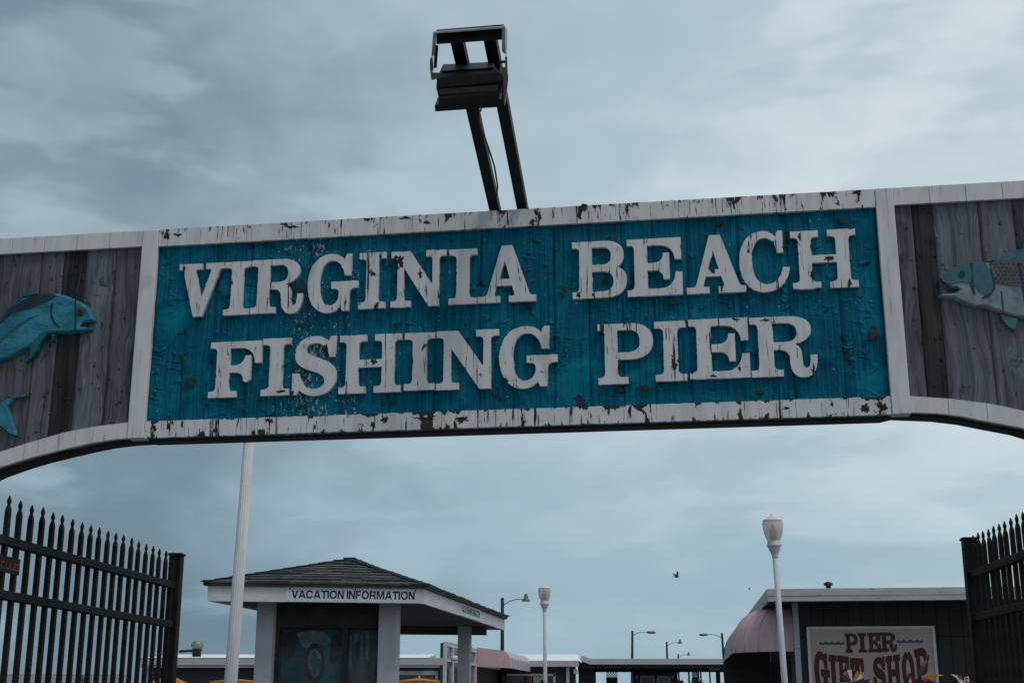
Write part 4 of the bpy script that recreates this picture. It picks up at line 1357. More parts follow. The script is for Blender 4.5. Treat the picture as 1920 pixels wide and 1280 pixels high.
SB = 0.42
pa = [k_at(479, 1200, SB)[0], k_at(511, 1200, SB)[0], k_at(709, 1200, SB)[0], k_at(743, 1200, SB)[0]]
rb = KD - 0.55
pr = [k_at(858, 1230, rb)[0], k_at(880, 1230, rb)[0]]
post_w = pa[1] - pa[0]
kbox(pa[0], pa[1], SB, SB + post_w, 0, ZE + 0.029).build('post', MT['post_paint'], kiosk)
kbox(pa[2], pa[3], SB, SB + post_w, 0, ZE + 0.029).build('post', MT['post_paint'], kiosk)
kbox(pr[0], pr[1], rb, rb + post_w, 0, ZE + 0.029).build('post', MT['post_paint'], kiosk)
kbox(pr[0] - (pa[2] - pa[0]), pr[0] - (pa[2] - pa[0]) + post_w, rb, rb + post_w, 0, ZE + 0.029).build('post', MT['post_paint'], kiosk)
kbox(0.25, KW - 0.25, rb + post_w + .002, rb + post_w + 0.06, ZE - 0.10, ZE + 0.028).build('rear_beam', MT['soffit'], kiosk)
# display case between the front posts
b0 = SB + 0.10
x0, x1 = pa[1] + 0.001, pa[2] - 0.001
case = kbox(x0, x1, b0 + 0.12, b0 + 0.16, 0.25, ZE + 0.02).build('display_case', MT['dark_panel'], kiosk)
zh = k_at(600, 1176, b0)[1]
kbox(x0, x1, b0, b0 + 0.118, zh, ZE + 0.02).build('header_panel', MT['dark_panel'], case)
am = k_at(646, 1230, b0)[0]
kbox(am - 0.032, am + 0.032, b0, b0 + 0.118, 0.6, zh - .001).build('mullion', MT['dark_panel'], case)
kbox(x0, x0 + 0.045, b0, b0 + 0.118, 0.6, zh - .001).build('case_jamb', MT['dark_panel'], case)
kbox(x1 - 0.030, x1, b0, b0 + 0.118, 0.6, zh - .001).build('case_jamb', MT['dark_panel'], case)
kbox(x0, x1, b0, b0 + 0.118, 0.25, 0.599).build('case_panel', MT['dark_panel'], case)
kbox(x0 + 0.046, am - 0.033, b0 + 0.010, b0 + 0.016, 0.601, zh - .002).build('pane', MT['glass'], case)
kbox(am + 0.033, x1 - 0.031, b0 + 0.010, b0 + 0.016, 0.601, zh - .002).build('pane', MT['glass'], case)
bp = b0 + 0.10


def poster(name, pts, mat, parent, lift=0.0):
    P = [k_at(u, v, bp - lift) for u, v in pts]
    mb = MB()
    n = len(P)
    tris = tessellate_polygon([[Vector((a, z, 0)) for a, z in P]])
    vs = [K(a, bp - lift - 0.002, z) for a, z in P]
    mb.add(vs, [t for t in tris])
    return mb.build(name, mat, parent)


pl = kbox(x0 + 0.05, am - 0.036, bp, bp + 0.01, 0.62, zh - 0.02).build('poster', MT['poster_sea'], kiosk, 'blue green poster with a dark oval')
pg = kbox(am + 0.036, x1 - 0.034, bp, bp + 0.01, 0.62, zh - 0.02).build('poster', MT['poster_grey'], kiosk, 'grey green poster')
ell = lambda cu, cv, ru, rv, n=22: [(cu + ru * cos(2 * pi * k / n), cv + rv * sin(2 * pi * k / n)) for k in range(n)]
poster('dark_oval', ell(590, 1243, 18.5, 38), MT['poster_ring'], pl, 0.004)
poster('oval_picture', ell(590, 1242, 13, 27), MT['poster_pale'], pl, 0.007)
poster('figure', [(588, 1219), (592, 1219), (596, 1230), (594, 1250), (592, 1268), (587, 1268), (585, 1250), (582, 1238), (585, 1228)], MT['poster_sea'], pl, 0.010)
poster('figure', [(596, 1232), (602, 1236), (603, 1252), (598, 1262), (596, 1246)], MT['poster_tan'], pl, 0.010)
poster('figure', [(578, 1250), (583, 1256), (586, 1266), (581, 1262)], MT['poster_tan'], pl, 0.010)
poster('dark_shape', [(530, 1186), (554, 1184), (556, 1204), (553, 1222), (549, 1233), (546, 1224), (543, 1238), (540, 1226), (535, 1248), (536, 1222), (531, 1206)], MT['poster_brown'], pl, 0.004)
poster('pale_shape', [(556, 1186), (582, 1181), (606, 1183), (622, 1200), (612, 1210), (596, 1206), (580, 1214), (566, 1210)], MT['poster_pale'], pl, 0.003)
poster('dark_shape', [(624, 1190), (636, 1184), (638, 1210), (634, 1232), (626, 1246), (618, 1240), (618, 1220), (622, 1204)], MT['poster_brown'], pl, 0.004)
for a, b, c, d in ((654, 1188, 660, 1260), (664, 1184, 671, 1236), (676, 1190, 680, 1262), (685, 1182, 692, 1240)):
    poster('pale_shape', [(a, b), (c, b + 3), (c - 1, d), (a + 1, d - 6)], MT['poster_pale'], pg, 0.004)
poster('dark_shape', [(665, 1206), (673, 1200), (675, 1226), (670, 1238), (665, 1228)], MT['poster_ring'], pg, 0.006)
# sign plates with lettering on two fascias
fa0, fz0 = k_at(535.5, 1127.2, 0.0)
fa1, fz1 = k_at(787, 1102, 0.0)
pf = kbox(fa0, fa1, -0.007, -0.0005, ZE + 0.006, ZE + FH - 0.006).build('name_board', MT['plate'], kiosk)
ta0, ta1 = k_at(547, 1115, 0)[0], k_at(778, 1115, 0)[0]
tz0, tz1 = k_at(660, 1122.2, 0)[1], k_at(660, 1107, 0)[1]
sans_word(MB(), 'VACATION INFORMATION', lambda s, t: K(ta0 + s * (ta1 - ta0), -0.0085, tz0 + t * (tz1 - tz0))).build('lettering', MT['letter_navy'], pf, 'VACATION INFORMATION in dark capitals')
for a, z in ((ta0 - 0.02, tz1 + 0.016), (k_at(667, 1107, 0)[0], tz1 + 0.012), (ta1 + 0.006, tz1 + 0.012)):
    MB().tube([K(a, -0.008, z), K(a, -0.014, z)], 0.009, 8).build('bolt', MT['ink'], pf)
# on the long side: distances back along the side, from the picture


def side_b(u):
    lo, hi = 0.0, KD
    for _ in range(40):
        mid = (lo + hi) / 2
        P = KO + K(KW, mid, ZE + FH / 2)
        d = P - Vector((0, 0, EYE))
        uu = 960 + F_PX * d.x / (d.y * cos(PITCH) + d.z * sin(PITCH))
        if uu < u:
            lo = mid
        else:
            hi = mid
    return lo


sb0, sb1 = side_b(862.5), side_b(901)
ps = kbox(KW + 0.0005, KW + 0.007, sb0, sb1, ZE + 0.006, ZE + FH - 0.006).build('name_board', MT['plate'], kiosk)
sans_word(MB(), 'VACATION INFORMATION', lambda s, t: K(KW + 0.0085, sb0 + 0.06 + s * (sb1 - sb0 - 0.16), ZE + 0.050 + t * 0.10)).build('lettering', MT['letter_navy'], ps, 'VACATION INFORMATION in dark capitals')

# ------------------------------------------------------------------ gift shop
PA = radians(7.2)
cz = at_depth(1439, 1127, 23.0)
GZ = cz.z
GF = Frame((cz.x, cz.y, 0), PA)
shop = empty('gift_shop', GF.o, PA, 'dark slate sided gift shop with flat roof and pink dome awning', 'shop')
GW, GD = 6.6, 13.0
gh = 0.215
ovf, ovs = 0.75, 0.50
MB().bbox(0, GW, 0, 0.035, GZ + gh * .43, GZ + gh, 0.003).build('fascia_board', MT['fascia'], shop)
MB().bbox(0, GW, 0.008, 0.035, GZ, GZ + gh * .43 - 0.002, 0.003).build('fascia_board', MT['fascia'], shop)
MB().bbox(0.0, 0.035, 0.037, GD, GZ, GZ + gh, 0.003).build('fascia_board', MT['fascia'], shop)
roof_s = MB().box(0.036, GW, 0.036, GD, GZ + 0.10, GZ + gh - 0.006).build('roof', MT['roof_white'], shop)
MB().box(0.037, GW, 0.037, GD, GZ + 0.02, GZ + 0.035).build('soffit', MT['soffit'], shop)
pv = GF.wall(1553, 1098, 0.8)
MB().lathe([(0.045, GZ + gh - 0.01), (0.045, GZ + gh + 0.11)], 12, o=(pv.x, 0.8, 0)).lathe([(0.075, GZ + gh + 0.11), (0.08, GZ + gh + 0.15), (0.02, GZ + gh + 0.18)], 12, o=(pv.x, 0.8, 0)).build('vent_pipe', MT['lamp_black'], roof_s)
wy = ovf
wx = GF.wall(1489, 1200, wy).x
ww = 0.215
nb = int((GW - 0.2 - wx - 0.1) / ww)
zj = GF.wall(1790, 1192, wy).z
for i in range(nb):
    a = wx + 0.105 + i * ww
    MB().bbox(a + 0.002, a + ww - 0.004, wy, wy + 0.03, 0.02, zj - 0.003, 0.004).build('siding_board', MT['slate'], shop)
    MB().bbox(a + 0.002, a + ww - 0.004, wy + 0.001, wy + 0.03, zj + 0.003, GZ + 0.0195, 0.004).build('siding_board', MT['slate'], shop)
MB().box(wx + 0.02, GW - 0.2, wy + 0.0305, wy + 0.15, 0, GZ + 0.019).build('wall', MT['slate_dark'], shop)
MB().box(wx + 0.02, wx + 0.16, wy + 0.151, GD - 0.3, 0, GZ + 0.019).build('wall', MT['slate_dark'], shop)
zt_ = GF.wall(1492, 1215, wy).z
MB().bbox(wx, wx + 0.10, wy - 0.02, wy + 0.03, 0.0, zt_ - .002, 0.004).build('corner_trim', MT['post_paint'], shop)
MB().bbox(wx, wx + 0.10, wy - 0.022, wy + 0.03, zt_ + .002, GZ + 0.019, 0.004).build('corner_trim', MT['post_paint'], shop)
# pink awning along the left side, its near end closed as a quarter dome
AR = wx - GF.wall(1373, 1219, wy + 1.0).x
zA = GF.wall(1430, 1220.5, wy + 0.1).z
AH = GF.wall(1440, 1139, wy + 0.9).z - zA
ya = wy + 0.06 + AR
awning = MB().tube([(wx - AR + 0.01, ya, zA + 0.012), (wx - AR + 0.01, ya + 5.6, zA + 0.012)], 0.012, 6).build('awning', MT['galv'], shop, 'faded pink awning with domed near end')


def prof(t):
    """quarter profile: t 0 at the hem, 1 at the wall"""
    a = t * pi / 2
    return AR * cos(a) ** 0.55 if t < 1 else 0.0, AH * sin(a) ** 0.95


ng, nt_ = 5, 9
end_pts = [(wx - AR, 0.0)] + [(wx - max(prof(j / nt_)[0], 0.0), zA + prof(j / nt_)[1]) for j in range(nt_ + 1)] + [(wx, 0.0)]
outline(MB(), [end_pts], ya + 5.70, ya + 5.61).build('dark_end_fill', MT['slate_dark'], shop)  # added dark sheet over the awning's far end, so the space beneath looks black
MB().box(wx - 0.004, wx + 0.019, ya + 0.2, ya + 5.5, 0.3, zA - 0.05).build('window', MT['window'], shop)
for g in range(ng):
    vs, fs = [], []
    sub = 2
    for i in range(sub + 1):
        ph = (g + i / sub) / ng * pi / 2                       # from the side (0) round to the near end
        bul = 1.0 - 0.035 * sin(pi * i / sub)
        for j in range(nt_ + 1):
            r, zz = prof(j / nt_)
            r = max(r, 0.02) * bul
            vs.append((wx - r * cos(ph), ya - r * sin(ph), zA + zz))
    for i in range(sub):
        for j in range(nt_):
            a = i * (nt_ + 1) + j
            fs.append((a, a + 1, a + nt_ + 2, a + nt_ + 1))
    MB().add(vs, fs, True).build('gore', MT['pink'], awning)
for g in range(ng + 1):
    ph = g / ng * pi / 2
    MB().tube([(wx - max(prof(j / nt_)[0], 0.02) * cos(ph), ya - max(prof(j / nt_)[0], 0.02) * sin(ph), zA + prof(j / nt_)[1]) for j in range(nt_ + 1)], 0.011, 6).build('seam', MT['pink'], awning)
nb2 = 5
for g in range(nb2):
    y0, y1 = ya + 5.6 * g / nb2, ya + 5.6 * (g + 1) / nb2
    vs = [(wx - max(prof(j / nt_)[0], 0.02), y, zA + prof(j / nt_)[1]) for y in (y0, y1) for j in range(3, nt_ + 1)]
    n1 = nt_ - 2
    MB().add(vs, [(j + 1, j, n1 + j, n1 + j + 1) for j in range(n1 - 1)], True).build('awning_panel', MT['pink_pale'], awning)
    zt3 = zA + prof(3 / nt_)[1]
    MB().add([(wx - AR - 0.004, y0 + .01, zA), (wx - AR - 0.004, y1 - .01, zA), (wx - prof(3 / nt_)[0], y1 - .01, zt3), (wx - prof(3 / nt_)[0], y0 + .01, zt3)], [(0, 3, 2, 1)]).build('valance', MT['valance'], awning)

# the shop's name board
BY = wy - 0.03
c_tl, c_tr = GF.wall(1512, 1176, BY - .03), GF.wall(1752, 1170.5, BY - .03)
bx0, bx1, bz1 = c_tl.x, c_tr.x, (c_tl.z + c_tr.z) / 2
bz0 = bz1 - 1.62
board = empty('shop_sign', GF.o + GF.X * ((bx0 + bx1) / 2) + GF.Y * BY, PA, 'tan sign board reading PIER GIFT SHOP in maroon within a white frame', 'sign')
BF = Frame(board.location, PA)
hx = (bx1 - bx0) / 2
tw = 0.052
MB().box(-hx + tw + .001, hx - tw - .001, -0.012, 0.02, bz0 + tw + .001, bz1 - tw - .001).build('face', MT['tan'], board)
for a, b, c, d in ((-hx, hx, bz1 - tw, bz1), (-hx, hx, bz0, bz0 + tw), (-hx, -hx + tw, bz0 + tw + .001, bz1 - tw - .001), (hx - tw, hx, bz0 + tw + .001, bz1 - tw - .001)):
    MB().bbox(a, b, -0.03, 0.02, c, d, 0.004).build('frame', MT['trim_white'], board)


def bpt(u, v):
    q = BF.wall(u, v, -0.0135)
    return q.x, q.z


for ch, u0, u1, v0, v1 in (('P', 1585.5, 1607.5, 1187.8, 1222), ('I', 1610, 1623.5, 1187, 1221.3), ('E', 1628, 1650, 1186.6, 1221), ('R', 1651.5, 1680, 1186, 1220)):
    lps, g0, g1 = glyph_loops(ch, 3.5)
    xa, za = bpt(u0, v1)
    xb, zb = bpt(u1, v0)
    outline(MB(), lps, -0.0122, -0.0150, lambda x, z: (xa + (x - g0) / (g1 - g0) * (xb - xa), za + z / 100 * (zb - za))).build('letter', MT['maroon'], board, 'maroon letter ' + ch)
for ch, u0, u1, vl, vr in (('G', 1529, 1558, 1221, 1229), ('I', 1557, 1572.5, 1229, 1231), ('F', 1573.5, 1595, 1230, 1233), ('T', 1597, 1623, 1235, 1236),
                           ('S', 1639, 1663, 1236, 1233), ('H', 1664, 1692, 1233, 1228), ('O', 1694, 1718, 1225, 1223), ('P', 1719.5, 1744, 1220, 1215)):
    lps, g0, g1 = glyph_loops(ch, 5.0)
    xa, za = bpt(u0, 1291)
    xb, _ = bpt(u1, 1291)
    zl, zr = bpt(u0, vl)[1], bpt(u1, vr)[1]

    def T(x, z):
        s = (x - g0) / (g1 - g0)
        return xa + s * (xb - xa), za + z / 100 * (zl + (zr - zl) * s - za)
    outline(MB(), lps, -0.0122, -0.0150, T).build('letter', MT['maroon'], board, 'maroon letter ' + ch)
for u0, u1, vc in ((1536.5, 1583, 1205), (1682, 1730.5, 1201.5)):
    top, bot = [], []
    n = 33
    for k in range(n):
        u = u0 + (u1 - u0) * k / (n - 1)
        ph = (k / (n - 1) * 4) % 1.0
        dv = -3.4 * abs(2 * ph - 1) ** 1.6 if k not in (0, n - 1) else -2.0
        top.append(bpt(u, vc + dv * 1.0 - 0.4))
        bot.append(bpt(u, vc + 3.6 + dv * 0.35 - 0.6))
    outline(MB(), [bot + top[::-1]], -0.0122, -0.0150).build('wave_mark', MT['sea_green'], board)


# wind spinners for sale, standing before the sign
def spinner_base(name, u, v, Y, label, group='wind spinners before the gift shop'):
    P = at_depth(u, v, Y)
    e = empty(name, (P.x, P.y, 0), 0, label, 'wind spinner', group)
    MB().tube([(0, 0.03, 0), (0, 0.03, P.z)], 0.008, 6).build('stake', MT['ink'], e)
    return e, P.z


def blade(pts, z, y, mat, parent, name='blade', th=0.004):
    return outline(MB(), [[(a, z + b) for a, b in pts]], y + th, y).build(name, mat, parent)


px = 22.3 / F_PX
e, z0 = spinner_base('pinwheel', 1598, 1279, 21.2, 'round pinwheel with orange, white and plum segments before the word GIFT')
R = 23.5 * px * 0.95
for k, c in enumerate(['plum', 'spin_white', 'orange', 'ink', 'spin_white', 'orange', 'plum', 'ink', 'spin_white', 'orange', 'ink', 'plum', 'spin_white', 'plum', 'orange', 'ink']):
    a0, a1 = 2 * pi * k / 16, 2 * pi * (k + 1) / 16
    r0 = R * random.uniform(.92, 1)
    tw_ = 0.012 * (1 if k % 2 else -1)
    blade([(0.02 * cos(a0), 0.02 * sin(a0)), (r0 * cos(a0), r0 * sin(a0)), (r0 * 1.02 * cos((a0 + a1) / 2), r0 * 1.02 * sin((a0 + a1) / 2)), (r0 * cos(a1), r0 * sin(a1)), (0.02 * cos(a1), 0.02 * sin(a1))], z0, tw_, MT[c], e)
blade([(0.12, 0.03), (0.30, 0.06), (0.26, 0.02), (0.30, -0.02), (0.12, -0.02)], z0, 0.02, MT['ink'], e, 'tail')
MB().lathe([(0.018, z0 - .018), (0.018, z0 + .018)], 8, o=(0, -0.015, 0)).build('hub', MT['ink'], e)
e, z0 = spinner_base('whirligig', 1708, 1270, 21.4, 'feathered orange and green whirligig before the word SHOP')
q = lambda *pp: [((u - 1708) * px * .96, (1270 - v) * px * .96) for u, v in pp]
blade(q((1700, 1282), (1703, 1266), (1706, 1261), (1712, 1266), (1714, 1274), (1722, 1270), (1740, 1272), (1756, 1280), (1730, 1292), (1706, 1292)), z0, 0.0, MT['ink'], e, 'body', 0.03)
blade(q((1702, 1278), (1704, 1269), (1707, 1266), (1710, 1272), (1708, 1282)), z0, -0.012, MT['red'], e, 'face')
blade(q((1703, 1276), (1706, 1272), (1708, 1280)), z0, -0.018, MT['spin_white'], e, 'face')
blade(q((1720, 1262), (1730, 1246), (1740, 1232), (1744, 1229), (1744, 1236), (1736, 1252), (1726, 1266)), z0, -0.006, MT['spin_green'], e, 'wing')
blade(q((1729, 1251), (1734, 1243), (1738, 1237), (1738, 1243), (1732, 1251)), z0, -0.012, MT['orange'], e, 'wing')
blade(q((1728, 1270), (1744, 1264), (1757, 1263), (1768, 1265), (1757, 1268), (1744, 1272), (1732, 1275)), z0, -0.006, MT['orange'], e, 'wing')
blade(q((1752, 1264), (1760, 1264), (1768, 1265), (1760, 1267), (1754, 1267)), z0, -0.012, MT['yellow'], e, 'wing')
blade(q((1726, 1272), (1738, 1270), (1742, 1273), (1732, 1277)), z0, -0.013, MT['red'], e, 'wing')
e, z0 = spinner_base('whirligig', 1806, 1284, 21.4, 'red and white striped whirligig beside the right gate')
q = lambda *pp: [((u - 1806) * px * .96, (1284 - v) * px * .96) for u, v in pp]
blade(q((1785, 1264), (1796, 1266), (1808, 1278), (1812, 1292), (1802, 1284), (1796, 1272)), z0, 0.0, MT['spin_white'], e)
blade(q((1797, 1267), (1804, 1267), (1806, 1273), (1800, 1273)), z0, -0.006, MT['red'], e)
blade(q((1809, 1270), (1817, 1268), (1818, 1276), (1813, 1292), (1808, 1284)), z0, -0.004, MT['spin_white'], e)
blade(q((1810, 1271), (1816, 1270), (1816, 1273), (1810, 1274)), z0, -0.010, MT['red'], e)
blade(q((1809, 1277), (1816, 1275), (1816, 1278), (1810, 1280)), z0, -0.010, MT['red'], e)


# ------------------------------------------------------------------ buildings along the pier
def rect_wall(F, u0, v0, u1, v1, y):
    a, b = F.wall(u0, v0, y), F.wall(u1, v1, y)
    return a.x, b.x, b.z, a.z


# long low building on the left: front faces the camera, right side runs down the pier
a0, a1 = at_depth(263, 1240, 45), at_depth(836, 1240, 45)
BA = Frame((a0.x, a0.y, 0), 0.0)
bld = empty('low_building', BA.o, 0, 'long low slate building with pale fascia and white roof behind the kiosk', 'building')
W = BA.loc(a1).x
zt, zm, zb = BA.wall(560, 1232.5).z, BA.wall(560, 1246).z, BA.wall(560, 1250.8).z
D_A = 13.0
MB().bbox(0, W, 0, 0.06, zm, zt, 0.006).build('fascia_board', MT['mauve'], bld)
MB().bbox(0.02, W, 0.05, 0.12, zb, zm - .004, 0.006).build('fascia_board', MT['mauve'], bld)
sl = BA.wall(560, 1226.0, 5.0)
rf = MB().add([(0, 0.0, zt + .004), (W - 0.6, 0.0, zt + .004), (W - 0.6, 5.0, sl.z), (0, 5.0, sl.z), (0, 0.0, zt - 0.03), (W - 0.6, 0.0, zt - 0.03), (W - 0.6, 5, zt - 0.03), (0, 5, zt - 0.03)],
              [(0, 1, 2, 3), (4, 7, 6, 5), (0, 4, 5, 1), (1, 5, 6, 2), (2, 6, 7, 3), (3, 7, 4, 0)]).build('roof', MT['roof_white'], bld)
MB().box(0.25, W, 0.4, D_A, 0, zt - 0.04).build('wall', MT['slate_dark'], bld)
MB().box(-0.01, 0.24, 0.35, 0.6, 0, zb - .002).build('corner_trim', MT['mauve'], bld)
x0_, x1_, z0_, z1_ = rect_wall(BA, 742, 1264, 822, 1257, 0.4)
MB().bbox(x0_, x1_, 0.36, 0.40, z0_, z1_, 0.004).build('window_head', MT['trim_white'], bld)
MB().box(x0_ + .1, x1_ - .1, 0.37, 0.399, z0_ - 1.1, z0_ - .003).build('window', MT['window'], bld)
MB().bbox(x1_ - .1, x1_, 0.355, 0.40, z0_ - 1.1, z0_ - .003, 0.004).build('window_jamb', MT['trim_white'], bld)
# turbine vent
tv = BA.wall(369, 1222, 1.4)
vent = MB().lathe([(0.15, tv.z - 0.35), (0.15, tv.z + 0.05), (0.19, tv.z + 0.06), (0.19, tv.z + 0.09)], 20, o=(tv.x, 1.4, 0)).build('turbine_vent', MT['lamp_black'], rf)
MB().lathe([(0.15, tv.z + .091), (0.195, tv.z + .15), (0.215, tv.z + .22), (0.20, tv.z + .30), (0.15, tv.z + .36), (0.06, tv.z + .385)], 48, 0.10, 16, o=(tv.x, 1.4, 0)).build('vent_head', MT['vent'], rf)
MB().tube([(BA.wall(336, 1221, 1.6).x, 1.6, tv.z + .03), (tv.x - .3, 1.6, tv.z + 0.06), (tv.x - .1, 1.6, tv.z + .03)], 0.05, 6).build('roof_pipe', MT['lamp_black'], rf)
# glazed side facing the pier, taller than the roof
GA = Frame((a1.x, a1.y, 0), PA)
zg1, zg0 = GA.wall(836, 1201.5).z, 0.0


def side_y(F, u, x=0.0):
    """distance back along a side wall (local x) at which the picture column u lies"""
    lo, hi = -5.0, 60.0
    for _ in range(50):
        m_ = (lo + hi) / 2
        P = F.o + F.X * x + F.Y * m_
        P.z = 3.0
        d = P - Vector((0, 0, EYE))
        uu = 960 + F_PX * d.x / (d.y * cos(PITCH) + d.z * sin(PITCH))
        if uu < u:
            lo = m_
        else:
            hi = m_
    return lo


def zat(F, u, v, x=0.0):
    y = side_y(F, u, x)
    P = F.o + F.X * x + F.Y * y
    d = ray(u, v)
    return EYE + d.z * (P.y / d.y)


front = empty('glazed_storefront', GA.o, PA, 'tall white framed storefront with grey windows beside the small pink awning', 'storefront')
ye = side_y(GA, 990)
yA, yB = side_y(GA, 843), side_y(GA, 893)
MB().bbox(-0.10, 0.0, 0, 0.16, 0, zg1, 0.006).build('frame_post', MT['trim_white'], front)
MB().box(-0.2, -0.11, 0.02, ye, 0, zg1 - 0.05).build('wall', MT['slate_dark'], front)
ztop = zat(GA, 843, 1204)
for z0, z1 in ((zg1 - 0.16, zg1), (zat(GA, 865, 1243.5), zat(GA, 865, 1239)), (zat(GA, 865, 1212.5), zat(GA, 865, 1210))):
    MB().bbox(-0.10, 0.03, 0.161, ye, min(z0, z1), max(z0, z1), 0.004).build('frame_rail', MT['trim_white'], front)
yy = [0.16, side_y(GA, 849), side_y(GA, 871), side_y(GA, 881), side_y(GA, 892)]
for k in range(4):
    MB().bbox(-0.10, 0.028, yy[k + 1] - 0.10, yy[k + 1] + 0.10, 0, zg1 - 0.161, 0.004).build('mullion', MT['trim_white'], front)
    MB().box(-0.10, -0.05, yy[k] + 0.02, yy[k + 1] - 0.101, zat(GA, 865, 1239) + .01, zg1 - 0.165).build('window', MT['window_grey'], front)
    MB().box(-0.10, -0.05, yy[k] + 0.02, yy[k + 1] - 0.101, 0.3, zat(GA, 865, 1243.5) - .01).build('window', MT['window'], front)
lp_ = GA.wall(847, 1236, 0.9)
MB().lathe([(0.05, -0.06), (0.13, -0.03), (0.15, 0.05), (0.10, 0.11), (0.03, 0.13)], 14, o=(0.14, 0.9, zat(GA, 847, 1236))).build('wall_lamp', MT['spin_white'], front)
# small pink awning on that side: flat end towards the camera, printed front
pa0 = side_y(GA, 893)
AW = Frame(GA.o + GA.Y * pa0, PA)
pink = empty('pink_awning', AW.o, PA, 'small faded pink box awning with printed valance over the left storefront', 'awning')
sec = [AW.wall(u, v) for u, v in ((893, 1249), (957, 1251.5), (957, 1233), (951, 1224), (945, 1219), (893, 1213))]
sec = [(max(p.x, 0.035), p.z) for p in sec]
AL = side_y(AW, 997, sec[1][0])
z_r = sec[1][1]
outline(MB(), [sec], 0.02, 0.0).build('end_panel', MT['pink'], pink)
outline(MB(), [sec], AL, AL - 0.02).build('end_panel', MT['pink'], pink)
for (xa, za), (xb, zb2), mt, nm in ((sec[1], sec[2], 'pink_pale', 'valance'), (sec[2], sec[3], 'pink_pale', 'slope_panel'), (sec[3], sec[4], 'pink_pale', 'slope_panel'), (sec[4], sec[5], 'pink', 'top_panel')):
    MB().add([(xa, 0.021, za), (xa, AL - .021, za), (xb, AL - .021, zb2), (xb, 0.021, zb2)], [(0, 1, 2, 3)]).build(nm, MT[mt], pink)
zv0, zv1 = sec[1][1], sec[2][1]
rs = random.Random(5)
y = 0.5
while y < AL - 0.8:
    w_ = rs.uniform(.25, .6)
    MB().box(sec[1][0] + .003, sec[1][0] + .006, y, y + w_, zv0 + .05, zv1 - .03).build('print_mark', MT['valance_print'], pink)
    y += w_ + rs.uniform(.15, .35)

# building beyond it, with a window of goods
b0_ = at_depth(940, 1249, 58)
BC = Frame((b0_.x, b0_.y, 0), 0.0)
bc = empty('low_building', BC.o, 0, 'far slate building with white sloped roof and display window beyond the pink awning', 'building')
xr = BC.wall(1085, 1249).x
zf1, zf0 = BC.wall(1020, 1237.8).z, BC.wall(1020, 1249).z
MB().bbox(0, xr, 0, 0.06, zf0, zf1, 0.006).build('fascia_board', MT['mauve'], bc)
zr_ = BC.wall(1040, 1226, 3.2).z
x85 = BC.wall(1083, 1226, 3.2).x
MB().add([(0, 0, zf1 + .004), (xr, 0, zf1 + .004), (x85, 3.2, zr_), (0, 3.2, zr_), (x85 + .45, 6.4, zf1 + .004), (0, 6.4, zf1 + .004)], [(0, 1, 2, 3), (3, 2, 4, 5), (1, 4, 2)]).build('roof', MT['roof_white'], bc)
MB().box(0, xr - 0.1, 0.5, 6.0, 0, zf1 - .02).build('wall', MT['slate_dark'], bc)
x0_, x1_, z0_, z1_ = rect_wall(BC, 950, 1266, 1041.5, 1262.5, 0.5)
wz1, wx1 = z1_, x1_
MB().bbox(x0_, x1_, 0.43, 0.50, z0_, z1_, 0.004).build('window_frame', MT['trim_white'], bc)
MB().bbox(x1_ - 0.11, x1_, 0.43, 0.50, z0_ - 1.3, z0_ - .002, 0.004).build('window_frame', MT['trim_white'], bc)
MB().box(x0_, x1_ - .111, 0.46, 0.499, z0_ - 1.3, z0_ - .003).build('window', MT['window'], bc)
for u, v, w_, h_, c in ((985, 1266, 7, 16, 'poster_brown'), (994, 1265, 3, 16, 'red'), (998, 1265, 3, 16, 'orange'), (1008, 1268, 24, 14, 'valance'), (1017, 1275, 6, 10, 'ink'), (1036, 1274, 6, 8, 'spin_green')):
    q = BC.wall(u, v, .45)
    s_ = 58 / F_PX
    outline(MB(), [[(q.x - w_ / 2 * s_, q.z), (q.x - w_ / 4 * s_, q.z + .03), (q.x + w_ / 4 * s_, q.z), (q.x + w_ / 2 * s_, q.z + .04), (q.x + w_ / 2 * s_, q.z - h_ * s_), (q.x - w_ / 2 * s_, q.z - h_ * s_)]], 0.459, 0.45).build('displayed_goods', MT[c], bc)
q = BC.wall(1064.5, 1260, .3)
MB().bbox(q.x - .07, q.x + .07, 0.3, 0.44, 0, zf0 - .002, 0.006).build('porch_post', MT['trim_white'], bc)
q = BC.wall(1080, 1258, .2)
MB().bbox(q.x - .1, q.x + .1, 0.2, 0.4, q.z - .1, q.z + .1, 0.01).build('wall_lamp', MT['trim_white'], bc)

# open pavilion at the head of the pier
p0_ = at_depth(1100, 1245, 62)
PV = Frame((p0_.x, p0_.y, 0), 0.0)
pav = empty('pier_pavilion', PV.o, 0, 'open pier pavilion with long pale roof edge and lattice posts', 'pavilion')
PX = lambda u, y=0.0: PV.wall(u, 1250, y).x
PZ = lambda v, y=0.0: PV.wall(1200, v, y).z
xe = PX(1420)
MB().bbox(PX(1104), xe, 0, 0.08, PZ(1245), PZ(1234), 0.008).build('fascia_board', MT['mauve'], pav)
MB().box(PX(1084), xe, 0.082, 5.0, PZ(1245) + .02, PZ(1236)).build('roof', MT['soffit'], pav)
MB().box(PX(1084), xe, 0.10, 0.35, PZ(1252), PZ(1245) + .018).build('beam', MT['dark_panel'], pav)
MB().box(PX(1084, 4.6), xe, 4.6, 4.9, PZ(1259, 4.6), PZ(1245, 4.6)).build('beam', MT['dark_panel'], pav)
outline(MB(), [[(PX(1083), PZ(1249)), (PX(1092), PZ(1239)), (PX(1106), PZ(1245)), (PX(1106), PZ(1234)), (PX(1092), PZ(1228)), (PX(1083), PZ(1239))]], 0.02, -0.05).build('gable_board', MT['mauve'], pav)
MB().box(PX(1085, .5), PX(1115, .5), 0.5, 0.8, 0, PZ(1249, .5)).build('wall', MT['dark_panel'], pav)
